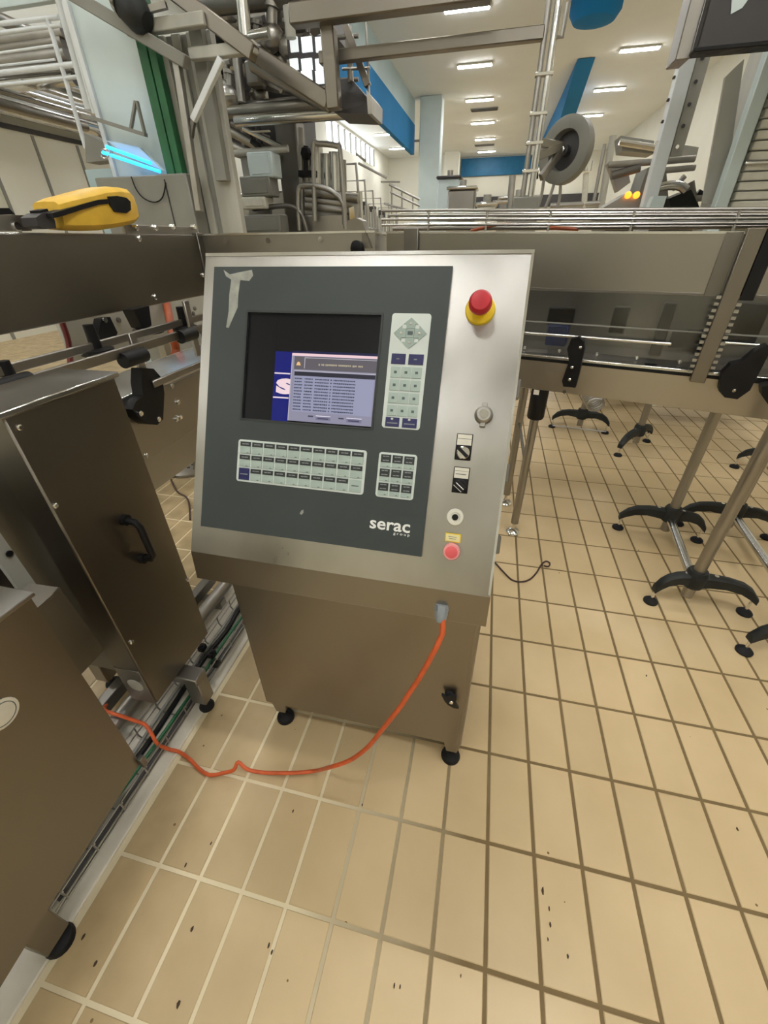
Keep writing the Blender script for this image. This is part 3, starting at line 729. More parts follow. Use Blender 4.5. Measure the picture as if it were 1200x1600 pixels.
bp_ = [(158, 498), (172, 495), (184, 520), (178, 532), (158, 533), (154, 520)]
MB().prism([at(*q, x=-1.60) for q in bp_], (-.03, 0, 0)).build('bracket', BLACK, t)
MB().cyl(at(163, 500, x=-1.598), at(163, 500, x=-1.598) + V((.006, 0, 0)), .009, n=10).build('bolt', CHROME, t)
fu = [(208, 484), (233, 478), (237, 508), (229, 515), (222, 512)]
MB().prism([at(*q, x=-1.60) for q in fu], (-.05, 0, 0)).build('funnel_bracket', BLACK, t)
q = at(232, 515, x=-1.60); MB().lathe(q, (0, 0, 1), [(.055, -.012), (.055, 0), (.02, .004)], 16).build('clamp_knob', BLACK, t)
MB().box(-1.76, -1.50, -1.3, .95, .955, .978, .003).build('slide_bed', TUBE, t)
MB().box(-1.515, -1.50, -.5, .95, .735, .955, .003).build('side_plate', STEEL, t)
MB().box(-1.52, -1.508, -.6, .30, .60, .745, .003).build('lower_plate', SATIN, t)
MB().box(-1.76, -1.745, -1.3, .95, .735, .978, .003).build('side_plate', SATIN, t)
big = [(222, 575), (240, 576), (254, 592), (257, 615), (255, 655), (246, 664), (232, 663), (216, 652), (207, 640), (212, 628), (224, 618), (221, 598)]
MB().prism([at(*q, x=-1.455) for q in big], (-.045, 0, 0)).build('side_bracket', BLACK, t)
for px, py in ((247, 655), (219, 646), (268, 603), (277, 629), (275, 655), (281, 652)):
    q = at(px, py, x=-1.455 if px < 250 else -1.499); MB().lathe(q, (1, 0, 0), [(.010, -.002), (.010, .005), (.007, .008)], 10).build('bolt', CHROME, t)
for y_, h in ((.92, .74), (-.95, .74)):
    for x_ in (-1.52, -1.74):
        MB().cyl((x_, y_, .05), (x_, y_, h), .022, n=14).build('leg', SATIN, t)
        MB().lathe((x_, y_, 0), (0, 0, 1), [(.04, 0), (.04, .012), (.02, .03), (.01, .06)], 16).build('levelling_foot', CHROME, t)
# the plate, hoses and low conveyor seen past it
t = thing('rear_conveyor', (-2.15, 1.1, 0), 'pale steel conveyor side seen below the dark guard panel', 'conveyor')
ry = at(92, 515, x=-2.15).y
MB().box(-2.16, -2.14, ry, 2.6, .96, 1.20, .003).build('side_plate', GREYLT, t)
MB().box(-2.55, -2.16, ry, 2.6, 1.165, 1.185, .003).build('slide_bed', TUBE, t)
for px, py in ((185, 500), (205, 503), (214, 503), (200, 488), (302, 490), (304, 482), (210, 518)):
    q = at(px, py, x=-2.138); MB().lathe(q, (1, 0, 0), [(.013, -.002), (.013, .006), (.009, .009)], 8).build('bolt', DARKST, t)
for y_ in (1.0, 1.9):
    MB().box(-2.20, -2.15, y_ - .025, y_ + .025, .03, .95, .003).build('leg', SATIN, t); MB().lathe((-2.175, y_, 0), (0, 0, 1), [(.04, 0), (.04, .012), (.012, .03)], 14).build('levelling_foot', CHROME, t)
MB().box(-2.5, -2.17, .9, 1.4, .45, .62, .01).build('motor_cover', WHITEP, t)
rh = [at(95, 498, x=-1.82), at(103, 520, x=-1.82), at(107, 535, x=-1.82), at(109, 552, x=-1.82), at(112, 600, x=-1.82), at(118, 680, x=-1.82)]
MB().tube(rh, .010, 8, 4).build('red_hose', REDHOSE, label='dark red hose hanging below the left guard panel', cat='hose')
oh = [V((-2.17, at(268, 500, x=-2.17).y, 1.16)), at(270, 525, x=-1.95), at(275, 545, x=-1.95), at(272, 565, x=-1.95), at(274, 585, x=-1.95), at(280, 640, x=-1.95)]
MB().tube(oh, .022, 10, 4).build('orange_hose', ORHOSE, label='thick orange hose hanging behind the left conveyor rails', cat='hose')

dc = at(300, 726, z=0)
t = thing('drain_cover', (dc.x, dc.y, 0), 'round perforated drain cover on the tiles behind the control cabinet', 'drain cover')
MB().lathe((dc.x, dc.y, 0), (0, 0, 1), [(.22, 0), (.22, .02), (.20, .032)], 28).build('plate', SATIN, t)
for i in range(-3, 4):
    for j in range(-3, 4):
        if i * i + j * j < 10: MB().cyl((dc.x + i * .052, dc.y + j * .052, .030), (dc.x + i * .052, dc.y + j * .052, .0335), .012, n=8).build('drain_hole', BLACK, t)
wr = [at(256, 690, z=.25), at(258, 712, z=.10), at(263, 735, z=.01), at(268, 752, z=.006), at(277, 768, z=.006), at(291, 777, z=.006), at(296, 790, z=.006), at(297, 812, z=.006)]
MB().tube(wr, .006, 8, 4).build('loose_wire', HOSE, label='thin brown wire trailing past the round drain cover', cat='wire')

# yellow handheld tool lying on the guard panel
def YP(px, py, dx=0.): return at(px, py, x=XG + dx)
t = thing('handheld_tool', YP(150, 361), 'yellow and black handheld tool lying on top of the dark guard panel', 'tool')
mb = MB(); secs = [((77, 314), (90, 357)), ((95, 307), (104, 360)), ((125, 299), (130, 361)), ((150, 292), (158, 360)), ((172, 291), (180, 356)), ((188, 294), (200, 351)), ((198, 302), (210, 344)), ((204, 315), (209, 336))]
P = []; F = []
for k, (a, b) in enumerate(secs):
    A, B = YP(*a), YP(*b); c = (A + B) / 2; hz = (A - B) / 2; w_ = [.055, .065, .07, .072, .07, .064, .05, .03][k]
    for i in range(12):
        th = 2 * math.pi * i / 12; cs, sn = math.cos(th), math.sin(th); e = .48
        P.append(c + hz * (abs(sn) ** e * (1 if sn >= 0 else -1)) + V((1, 0, 0)) * (w_ * abs(cs) ** e * (1 if cs >= 0 else -1)) + V((-.02, 0, .0)))
n_ = len(secs)
for k in range(n_ - 1):
    for i in range(12): F.append((k * 12 + i, k * 12 + (i + 1) % 12, (k + 1) * 12 + (i + 1) % 12, (k + 1) * 12 + i))
F += [tuple(range(12))[::-1], tuple((n_ - 1) * 12 + i for i in range(12))]
MB().add(P, F).build('casing', YELTOOL, t)
st = [(82, 333), (100, 328), (130, 319), (155, 312), (172, 311), (172, 318), (155, 320), (130, 327), (100, 337), (84, 341)]
MB().prism([YP(*q, dx=.055) for q in st], (-.05, 0, 0)).build('side_band', BLACK, t)
gk = [(170, 307), (183, 306), (198, 309), (204, 315), (205, 328), (198, 333), (180, 331), (173, 322)]
MB().prism([YP(*q, dx=.056) for q in gk], (-.10, 0, 0)).build('nose_grip', BLACK, t)
hd_ = [(56, 340), (66, 333), (80, 330), (86, 345), (88, 357), (74, 358), (60, 353)]
MB().prism([YP(*q, dx=.03) for q in hd_], (-.06, 0, 0)).build('tail_handle', GREYDK, t)
MB().prism([YP(*q, dx=.02) for q in ((62, 329), (74, 326), (78, 333), (66, 338))], (-.04, 0, 0)).build('strap_ring', BLACK, t)
t = thing('motor_unit', YP(20, 361, -.1), 'small steel drive unit on the guard panel at the left edge', 'drive unit')
MB().prism([YP(*q, dx=-.05) for q in ((-30, 336), (48, 336), (50, 361), (-30, 361))], (-.12, 0, 0)).build('body', SATIN, t)
MB().prism([YP(*q, dx=-.05) for q in ((-30, 325), (14, 325), (24, 335), (-30, 336))], (-.10, 0, 0)).build('cap', BLACK, t)
MB().lathe(YP(26, 354, -.05), (1, 0, 0), [(.012, 0), (.012, .006)], 10).build('bolt', CHROME, t)
# ------------------------------------------------------------------ right: the main conveyor
CP0, CT, CN = V((-.103, .767, 0)), V((.9612, -.2759, 0)), V((.2759, .9612, 0))
def cv(s, o, z): return CP0 + CT * s + CN * o + V((0, 0, z))
def cpx(px, py, o=0.):
    """(s, z) on the conveyor's front plane shifted back by o"""
    d = FWD + RT * ((px - 600) / FPX) + DN * ((py - 800) / FPX); p0 = CP0 + CN * o; q = CAM + d * ((p0 - CAM).dot(CN) / d.dot(CN))
    return (q - CP0).dot(CT), q.z
def cbox(mb, s0, s1, o0, o1, z0, z1, bev=0.):
    return mb.obox(cv((s0 + s1) / 2, (o0 + o1) / 2, (z0 + z1) / 2), (CT, CN, V((0, 0, 1))), ((s1 - s0) / 2, (o1 - o0) / 2, (z1 - z0) / 2), bev)
def cpoly(mb, pts, o, th):
    return mb.prism([cv(*(lambda a: (a[0], o, a[1]))(cpx(px, py, o))) for px, py in pts], CN * th)

t = thing('main_conveyor', cv(.2, .15, 0), 'long steel bottle conveyor behind the control cabinet, running to the right edge', 'conveyor')
cbox(MB(), -.80, 1.75, 0, .02, .838, .968, .002).build('side_plate', PLATE, t)
cbox(MB(), -.80, 1.75, .0, .05, .974, .988, .003).build('edge_strip', TUBE, t)
cbox(MB(), -.80, 1.75, -.002, .03, .964, .976).build('edge_groove', BLACK, t)
cbox(MB(), -.80, 1.75, .05, .34, .95, .984).build('slat_chain', DULL, t)
cbox(MB(), -.80, 1.75, .34, .36, .838, 1.24, .002).build('back_plate', DARKST, t)
s1 = cpx(575, 380)[0]
zg = lambda s_: 1.441 - .018 * (s_ + .138)
MB().prism([cv(s1 + .1, 0, 1.241), cv(1.9, 0, 1.241), cv(1.9, 0, zg(1.9)), cv(s1 + .1, 0, zg(s1))], CN * .02).build('guard_panel', STEEL, t)
MB().prism([cv(s1 + .1, -.004, zg(s1) - .004), cv(1.9, -.004, zg(1.9) - .004), cv(1.9, -.004, zg(1.9) + .003), cv(s1 + .1, -.004, zg(s1) + .003)], CN * .034).build('guard_rim', TUBE, t)
cbox(MB(), s1 + .1, 1.9, -.003, .003, 1.240, 1.250, .001).build('guard_rim', DARKST, t)
cbox(MB(), -.72, 1.7, .03, .036, 1.01, 1.238).build('clear_cover', CLEAR, t)
cbox(MB(), -.72, 1.7, .028, .038, 1.115, 1.120).build('cover_joint', GREYP, t)
for (px, py, qx, qy, o) in ((818, 524, 1050, 533, .005), (1120, 535, 1190, 540, .005)):
    a, b = cpx(px, py, o), cpx(qx, qy, o); MB().cyl(cv(a[0], o, (a[1] + b[1]) / 2), cv(b[0], o, (a[1] + b[1]) / 2), .006, n=10).build('guide_rail', TUBE, t)
cpoly(MB(), [(893, 529), (905, 527), (912, 534), (913, 545), (905, 585), (899, 606), (880, 604), (878, 595), (889, 565), (886, 545)], -.035, .035).build('rail_bracket', BLACK, t)
cpoly(MB(), [(1172, 556), (1186, 545), (1200, 540), (1204, 548), (1192, 572), (1172, 610), (1152, 624), (1132, 621), (1123, 611), (1127, 585), (1142, 570), (1160, 566)], -.06, .055).build('rail_bracket', BLACK, t)
cpoly(MB(), [(1190, 605), (1215, 600), (1215, 640), (1200, 632), (1190, 618)], -.10, .06).build('rail_bracket', BLACK, t)
for px, py, o in ((894, 574, -.036), (890, 593, -.036), (907, 543, -.036), (1147, 610, -.061)):
    s_, z_ = cpx(px, py, o); MB().lathe(cv(s_, o, z_), -CN, [(.006, 0), (.006, .004), (.004, .006)], 8).build('screw', CHROME, t)
s_, z_ = cpx(838, 613, -.001); cbox(MB(), s_ - .012, s_ + .012, -.0015, .001, z_ - .011, z_ + .011).build('sticker', STICK, t)
s_, z_ = cpx(882, 612, -.001); MB().lathe(cv(s_, -.001, z_), -CN, [(.008, 0), (.008, .004)], 10).build('bolt', DARKST, t)
# the toothed upright in front of the guard, and the dark strut behind it
s_, z_ = cpx(1098, 572, -.03)
up = cbox(MB(), s_ - .024, s_ + .024, -.045, -.004, .955, 1.44, .002).build('upright', MIDST, t)
tee = MB()
for k in range(13):
    for sg in (-1, 1): cbox(tee, s_ + sg * .032 - .007, s_ + sg * .032 + .007, -.038, -.018, .985 + k * .021, .995 + k * .021)
tee.build('tooth_strip', DULL, up, kind='stuff')
cbox(MB(), s_ + .026, s_ + .066, -.04, -.004, 1.235, 1.437, .002).build('strut', BLACK, t)
cbox(MB(), s_ - .075, s_ - .028, -.006, .002, 1.24, 1.43, .001).build('strap', DARKST, t)
for px in (640, 648):
    pass
s_, _ = cpx(643, 378, -.002); cbox(MB(), s_ - .035, s_ + .035, -.012, .0, 1.22, 1.465, .002).build('strap', DARKST, t)
# things behind the clear cover
s_, z_ = cpx(872, 520, .12); cbox(MB(), s_ - .045, s_ + .045, .09, .14, z_ - .05, z_ + .035, .006).build('sensor', BLUEITEM, t)
cbox(MB(), s_ - .06, s_ + .05, .13, .17, z_ + .03, z_ + .10, .006).build('sensor_hood', BLACK, t)
for px, py, w_, h_ in ((1035, 515, .022, .10), (1060, 530, .03, .03), (1085, 533, .035, .04), (968, 500, .03, .05), (1165, 505, .05, .07)):
    s_, z_ = cpx(px, py, .15); cbox(MB(), s_ - w_, s_ + w_, .13, .18, z_ - h_, z_ + h_, .004).build('block', BLACK, t)
for k in range(14):
    s_ = -.5 + k * .155; MB().lathe(cv(s_, .10, .985), (0, 0, 1), [(.008, 0), (.008, .012), (.005, .016)], 10).build('pin', CHROME, t)
# legs of the conveyor at its left end
for k, (x_, y_) in enumerate(((-.016, .786), (-.055, 1.10))):
    lg = MB().cyl((x_, y_, .07), (x_, y_, .845), .021, n=16).build('leg', SATIN, t)
    MB().lathe((x_, y_, 0), (0, 0, 1), [(.040, 0), (.040, .01), (.030, .022), (.010, .03), (.009, .075)], 20).build('levelling_foot', CHROME, lg)
    if k == 0: MB().lathe((x_ + .001, y_, .69), (0, 0, 1), [(.036, 0), (.040, .01), (.040, .15)], 16).build('leg_socket', BLACK, lg)
MB().cyl((-.016, .79, .43), (-.055, 1.10, .55), .009, n=8).build('brace', SATIN, t)
# spiral hose under it
sp_ = []
q = at(925, 632, z=.35)
for k in range(60):
    a = k * 2 * math.pi / 10; sp_.append((q.x + .06 * math.cos(a), q.y + (k - 30) * .004, q.z + .05 * math.sin(a) + .03))
MB().tube([tuple(cv(cpx(905, 625)[0], .2, .955)), (q.x - .06, q.y - .12, .70)] + sp_ + [(q.x + .14, q.y + .14, .55), (q.x + .18, q.y - .1, .70), tuple(cv(cpx(960, 628)[0], .2, .955))], .007, 6).build('spiral_hose', DULL, label='coiled grey hose hanging under the bottle conveyor', cat='hose')

# middle guard between the two conveyors
A_, B_ = V((-1.70, .90, 0)), cv(s1 + .04, .0, 0)
t = thing('link_guard', (A_ + B_) / 2 + V((0, 0, 1.2)), 'brushed steel guard panel joining the left and right conveyors', 'guard panel')
MB().bar(A_ + V((0, 0, 1.33)), B_ + V((0, 0, 1.33)), .016, .25, (0, 0, 1)).build('panel', STEEL, t)
MB().bar(A_ + V((0, 0, 1.457)), B_ + V((0, 0, 1.457)), .03, .008, (0, 0, 1)).build('rim', TUBE, t)
for f_ in (.15, .4, .7):
    q = A_.lerp(B_, f_); MB().lathe(q + V((0, -.01, 1.43)), (0, -1, 0), [(.012, 0), (.012, .006)], 10).build('bolt', CHROME, t)
t = thing('rail_bracket', cv(s1 + .06, -.02, 1.43), 'grey wedge bracket with a black knob above the joint of the guard panels', 'bracket')
cpoly(MB(), [(543, 345), (556, 340), (566, 345), (580, 388), (543, 388)], -.03, .04).build('wedge', SATIN, t)
s_, z_ = cpx(559, 389, -.032); MB().lathe(cv(s_, -.032, z_), -CN, [(.035, -.01), (.035, .015), (.028, .02)], 18).build('knob', BLACK, t)
cpoly(MB(), [(545, 325), (553, 322), (556, 352), (548, 355)], .0, .03).build('post', TUBE, t)

# guide rails above the guard
t = thing('guide_rail_frame', cv(.2, .14, 1.46), 'stack of thin steel guide rails above the right guard panel', 'guide rails')
for k, (o, z0, dz) in enumerate(((.10, 1.518, -.031), (.10, 1.488, -.026), (.10, 1.470, -.02), (.17, 1.503, -.03), (.30, 1.515, -.03), (.34, 1.478, -.02), (.22, 1.460, -.015), (.32, 1.496, -.025))):
    MB().cyl(cv(s1 + .02, o, z0 + dz * (s1 + .16)), cv(1.9, o, z0 + dz * 2.06), .0055 if k != 6 else .010, n=8).build('rail', TUBE if k % 3 else STEEL, t)
for s_ in (-.55, -.28, -.02, .28, .60, .9, 1.2):
    MB().cyl(cv(s_, .10, 1.42), cv(s_, .10, 1.513 - .031 * s_), .005, n=6).build('post', DULL, t); MB().cyl(cv(s_, .10, 1.485 - .026 * s_), cv(s_, .34, 1.485 - .026 * s_), .005, n=6).build('cross_bar', DULL, t)
MB().tube([cv(-.38, .2, 1.452), cv(-.25, .22, 1.474), cv(-.1, .24, 1.462), cv(0, .2, 1.455), cv(.08, .22, 1.45)], .007, 8, 4).build('orange_hose', ORHOSE, label='orange hose lying among the thin guide rails above the guard', cat='hose')

# ------------------------------------------------------------------ conveyor stands with black bipod feet
def bipod(t, hub, f0, f1, post_top, hub_z=.145, post_r=.024, mt=None, stub=True):
    mt = mt or WORNBLK
    hub = V((hub[0], hub[1], hub_z))
    hb = MB().lathe(hub - V((0, 0, .035)), (0, 0, 1), [(.040, 0), (.043, .012), (.043, .07), (.036, .085)], 16).build('hub', mt, t)
    for f in (f0, f1):
        f = V((f[0], f[1], 0)); d = (f - V((hub.x, hub.y, 0))); l = d.length; d.normalize(); sd = V((-d.y, d.x, 0))
        prof = [(0.02, .030, -.035), (.25, .032, -.022), (.5, .030, -.018), (.75, .018, -.030), (.92, -.005, -.052), (1.06, -.045, -.078)]
        P = []; F = []
        for k, (u, top, bot) in enumerate(prof):
            w_ = .026 - .008 * u
            for a, zz in ((-1, bot), (1, bot), (1, top - .008), (.55, top), (-.55, top), (-1, top - .008)): P.append(hub + d * (l * u) + sd * (w_ * a) + V((0, 0, zz)))
        for k in range(len(prof) - 1):
            for i in range(6): F.append((k * 6 + i, k * 6 + (i + 1) % 6, (k + 1) * 6 + (i + 1) % 6, (k + 1) * 6 + i))
        F += [tuple(range(6))[::-1], tuple((len(prof) - 1) * 6 + i for i in range(6))]
        am = MB().add(P, F).build('arm', mt, t)
        MB().lathe(hub + d * (l * .30) + sd * 0 + V((0, 0, .029)), (0, 0, 1), [(.009, 0), (.009, .005)], 8).build('bolt', CHROME, am)
        MB().lathe(f, (0, 0, 1), [(.030, 0), (.031, .008), (.024, .016), (.010, .022)], 18).build('foot', RUBBER, am)
        MB().cyl(f + V((0, 0, .018)), f + V((0, 0, .08)), .006, n=8).build('threaded_stem', CHROME, am)
    MB().cyl((hub.x, hub.y, .045 if stub else hub_z - .03), (hub.x, hub.y, post_top), post_r, n=16).build('post', SATIN, t)

t = thing('conveyor_stand', (.78, .66, 0), 'nearest pair of black bipod feet with steel posts, joined by a bright tube', 'stand')
bipod(t, (.805, .925), (.58, .957), (.975, .915), .86)
bipod(t, (.735, .385), (.591, .357), (.976, .368), 1.0)
MB().cyl((.80, .90, .125), (.74, .41, .125), .020, n=14).build('cross_tube', TUBE, t)
t = thing('conveyor_stand', (1.1, .6, 0), 'pair of black bipod feet at the right edge behind the nearer pair', 'stand')
bipod(t, (1.16, 1.04), (.93, 1.07), (1.36, 1.02), .86)
bipod(t, (1.08, .16), (.877, .134), (1.30, .15), .9)
MB().cyl((1.155, 1.02, .125), (1.085, .19, .125), .020, n=14).build('cross_tube', TUBE, t)
t = thing('conveyor_stand', (.58, 2.47, 0), 'single black bipod foot with spread arms, far behind under the conveyor', 'stand')
bipod(t, (.585, 2.47), (.368, 2.506), (.797, 2.44), 1.1)
MB().cyl((.37, 2.49, .02), (.80, 2.425, .02), .006, n=6).build('tie_rod', DULL, t)
t = thing('conveyor_stand', (.95, 2.15, 0), 'single black bipod foot turned sideways, far behind right of the spread one', 'stand')
bipod(t, (.96, 2.17), (.802, 1.988), (1.092, 2.318), 1.1)
t = thing('conveyor_stand', (1.72, 1.9, 0), 'black bipod foot partly hidden behind the posts at the right edge', 'stand')
bipod(t, (1.75, 1.86), (1.577, 1.946), (1.93, 1.72), 1.1)
# the line those far stands carry
t = thing('rear_line', (1.0, 2.3, .9), 'second conveyor line behind the bottle conveyor, on black bipod feet', 'conveyor')
MB().bar((-.9, 2.62, 1.18), (3.2, 1.95, 1.18), .30, .16, (0, 0, 1), .004).build('beam', SATIN, t)
for a in (-.14, .14): MB().bar((-.9, 2.62 + a, 1.30), (3.2, 1.95 + a, 1.30), .012, .05, (0, 0, 1)).build('side_rail', TUBE, t)
# ------------------------------------------------------------------ left background: panel wall, rails, insect lamp
def P(px, py, Y): return at(px, py, y=Y)
XW = -8.74
lw = struct('wall_cladding', MB().box(XW - .01, XW + .05, 2.4, 10.4, 0, 3.12), CREAMWALL)
for k in range(7):
    y_ = 3.1 + k * .98; MB().box(XW + .04, XW + .062, y_ - .03, y_ + .03, 0, 3.08).build('seam_strip', GREYP, lw)
MB().box(XW, XW + .08, 2.4, 10.4, 3.10, 3.17).build('cap_rail', GREYDK, lw)
t = thing('pipe_run', (-8.3, 6, 3.2), 'bundle of steel pipes running along the top of the cream panel wall', 'pipes')
for k, (x_, z_, r_, mt) in enumerate(((-8.42, 3.35, .13, TUBE), (-8.52, 3.66, .11, DULL), (-8.55, 3.94, .08, TUBE), (-8.2, 3.55, .04, TUBE), (-8.5, 4.2, .11, DULL), (-8.5, 4.48, .09, SATIN))):
    MB().cyl((x_, 2.6, z_), (x_, 9.2, z_), r_, n=14).build('pipe', mt, t)
for y_ in (3.6, 6.0, 8.4): MB().box(-8.65, -8.05, y_ - .04, y_ + .04, 3.17, 3.22).build('support_bar', SATIN, t)

t = thing('access_platform', (-5.4, 4.6, 2.4), 'white painted platform railing with a ladder frame at upper left', 'railing')
def bar(a, b, Y, r, mt, name='rail', sq=False, Y2=None):
    p_, q_ = P(*a, Y), P(*b, Y if Y2 is None else Y2)
    if sq: return MB().bar(p_, q_, 2 * r, 2 * r, (0, 1, 0), r * .2).build(name, mt, t)
    return MB().cyl(p_, q_, r, n=10).build(name, mt, t)
for a, b, r in (((-90, 47), (92, 27), .020), ((-90, 63), (96, 39), .018), ((-90, 96), (84, 71), .012), ((-90, 113), (86, 93), .010), ((-90, 125), (130, 99), .024), ((-90, 143), (132, 119), .018)): bar(a, b, 4.0, r, WHITERAIL)
bar((88, -20), (140, 172), 3.96, .042, WHITERAIL, 'post'); bar((74, 28), (134, 232), 4.0, .022, WHITERAIL, 'post'); bar((100, 4), (148, 178), 3.9, .024, WHITERAIL, 'post')
for k in range(6): bar((99 + k * 7.4, 40 + k * 25), (119 + k * 6.4, 42 + k * 25), 3.95, .012, WHITERAIL, 'rung')
mb = MB()
for a in ((-90, 62), (-90, 80), (-90, 88), (-90, 104), (-90, 134)): pass
t = thing('pipe_run', P(20, 90, 4.5), 'row of dull horizontal pipes behind the white platform railing', 'pipes')
for k, (a, b, r, mt) in enumerate((((-90, 76), (100, 50), .055, DULL), ((-90, 90), (100, 65), .055, SATIN), ((-90, 107), (105, 84), .06, DULL), ((-90, 122), (112, 103), .05, SATIN), ((-90, 145), (118, 124), .06, TUBE))):
    bar(a, b, 4.6, r, mt, 'pipe')
t = thing('pipe_run', P(60, 150, 4.4), 'steel pipes sloping toward the far end under the white platform railing', 'pipes')
for k, (a, b, r, mt) in enumerate((((-60, 124), (140, 182), .04, TUBE), ((32, 128), (134, 160), .028, TUBE), ((-60, 146), (134, 198), .055, SATIN))):
    MB().cyl(at(*a, x=-5.9), at(*b, x=-5.9), r, n=12).build('pipe', mt, t)
t = thing('junction_box', P(140, 240, 3.9), 'grey junction box under the blue insect lamp', 'box')
MB().prism([P(132, 208, 3.9), P(162, 222, 3.9), P(172, 250, 3.9), P(134, 254, 3.9)], (0, .2, 0)).build('body', GREYP, t)

t = thing('white_partition', P(200, 276, 3.6), 'tall pale blue partition panel behind the insect lamp', 'partition')
a, b = P(186, 276, 3.6), P(276, 272, 3.6)
MB().box(a.x, b.x, 3.6, 3.68, 0, 4.6, .004).build('panel', PANEL, t)
MB().box(a.x - .05, a.x, 3.57, 3.70, 0, 4.6, .004).build('edge_post', WHITERAIL, t)
MB().box(a.x - 1.9, a.x - .35, 4.6, 4.68, 3.66, 4.8, .004).build('upper_panel', PANEL, t)
MB().box(a.x - .42, a.x - .07, 3.62, 3.66, 0, 2.10).build('low_panel', BLUEPALE, t)
t = thing('insect_lamp', P(205, 250, 3.35), 'blue glowing insect lamp hung on a bracket before the pale partition', 'insect lamp')
c = [P(168, 226, 3.35), P(215, 243, 3.35), P(251, 268, 3.35), P(208, 257, 3.35)]
MB().prism([P(165, 219, 3.42), P(217, 230, 3.42), P(254, 266, 3.42), P(206, 246, 3.42)], (0, .05, 0)).build('housing', PANEL, t)
for a, b in (((166, 229), (236, 255)), ((160, 238), (250, 268))): MB().cyl(P(*a, 3.34), P(*b, 3.34), .015, n=10).build('tube', UVM, t)
MB().tube([P(158, 240, 3.33), P(160, 234, 3.33), P(168, 234, 3.33), P(172, 240, 3.33), P(166, 247, 3.33), P(160, 246, 3.33)], .006, 6, 3, True).build('tube_socket', TUBE, t)
MB().bar(P(130, 180, 3.4), P(228, 211, 3.4), .03, .05, (0, 1, 0)).build('bracket', GREYP, t)
MB().bar(P(204, 205, 3.42), P(212, 158, 3.42), .02, .03, (0, 1, 0)).bar(P(214, 158, 3.42), P(227, 212, 3.42), .02, .03, (0, 1, 0)).build('hanger', GREYP, t)
t = thing('switch_cabinet', P(215, 350, 3.3), 'plain grey steel cabinet below the insect lamp with a drooping wire', 'cabinet')
a, b = P(146, 276, 3.3), P(290, 272, 3.3)
MB().box(a.x, b.x, 3.3, 3.75, .05, (a.z + b.z) / 2, .01).build('body', GREYP, t)
MB().box(b.x - .25, b.x - .24, 3.292, 3.30, .1, a.z - .05).build('door_seam', GREYDK, t)
MB().tube([P(205, 276, 3.28), P(213, 296, 3.28), P(225, 310, 3.28), P(242, 316, 3.28), P(254, 308, 3.28), P(259, 285, 3.28)], .006, 6, 5).build('wire', BLACK, t)
t = thing('green_post', P(275, 350, 3.4), 'green painted post at the right edge of the pale partition', 'post')
a, b = P(282, 352, 3.4), P(304, 352, 3.4)
for k, (x0, x1, mt) in enumerate(((a.x - .02, a.x + .07, GREEN), (a.x + .07, a.x + .085, GREEN), (a.x + .085, b.x - .01, GREEN))): MB().box(x0, x1, 3.40 + (.02 if k == 1 else 0), 3.49, 0, 4.3, .003).build('flange', mt, t)
t = thing('clad_column', P(340, 355, 3.5), 'light grey clad column right of the green post', 'column')
e = [P(px, 355, 3.5).x for px in (303, 318, 327, 338, 347, 379)]
for k, mt in enumerate((GREYLT, GREYP, GREYLT, GREYP, GREYLT)):
    MB().box(e[k], e[k + 1], 3.5 + (.03 if k % 2 else 0), 3.58, 0, 2.95, .004).build('cladding_strip', mt, t)
MB().box(e[5] - .16, e[5] - .04, 3.42, 3.5, 1.93, 3.0, .004).build('cable_duct', GREYP, t)

# ------------------------------------------------------------------ overhead steelwork and process pipes
t = thing('overhead_steelwork', P(560, 70, 4.0), 'square-tube steel frame crossing overhead at upper left', 'steel frame')
def fb(a, b, Y, w, mt=MIDST, Y2=None, name='beam', h=None):
    p_, q_ = P(*a, Y), P(*b, Y if Y2 is None else Y2); return MB().bar(p_, q_, w, h or w, (0, 0, 1), w * .08).build(name, mt, t)
fb((500, 92), (850, 52), 4.0, .085); fb((455, 26), (770, -16), 3.7, .13); fb((225, -48), (398, 84), 3.35, .115)
fb((200, 48), (322, 30), 3.3, .08, GREYLT); fb((298, 86), (400, 74), 3.35, .075, GREYLT); fb((90, -22), (292, 98), 3.25, .09, GREYP)
fb((346, 92), (302, 188), 3.3, .05, WHITERAIL, name='strut'); fb((513, 42), (523, 172), 3.8, .12, MIDST, name='post'); fb((540, 40), (575, 135), 4.2, .06, name='strut')
fb((302, 188), (298, 215), 3.3, .04, DARKST, name='strut'); fb((545, 60), (549, 150), 4.3, .05, name='post'); fb((277, 98), (312, 330), 3.28, .06, DULL, name='post')
fb((398, 84), (515, 160), 3.9, .13); fb((700, -4), (560, 20), 3.72, .05, DARKST)
q = P(212, 20, 3.2)
t = thing('flood_lamp', q, 'black flood lamp head with a chrome hood at the top of the pale partition', 'lamp')
hv = V((.75, -.1, -.45)).normalized()
MB().lathe(q - hv * .14, hv, [(.03, 0), (.10, .04), (.12, .16), (.10, .22), (.06, .26)], 16).build('head', WORNBLK, t)
MB().lathe(q - hv * .19 + V((0, 0, .03)), hv, [(.05, 0), (.115, .05), (.125, .10), (.118, .10)], 16).build('hood', CHROME, t)
MB().bar(q, P(260, 8, 3.25), .04, .04).build('bracket', SATIN, t)
t = thing('gantry_platform', P(540, 170, 4.3), 'dark underside of a small gantry platform with thin railing', 'platform')
MB().prism([P(510, 128, 4.3), P(548, 122, 4.3), P(580, 160, 4.1), P(578, 178, 4.1), P(523, 176, 4.1), P(508, 150, 4.3)], (0, .5, 0)).build('deck', GREYDK, t)
for a, b in (((572, 36), (577, 150)), ((548, 40), (548, 125)), ((535, 108), (578, 106)), ((555, 32), (578, 28))): MB().cyl(P(*a, 4.2), P(*b, 4.2), .012, n=8).build('railing', DULL, t)
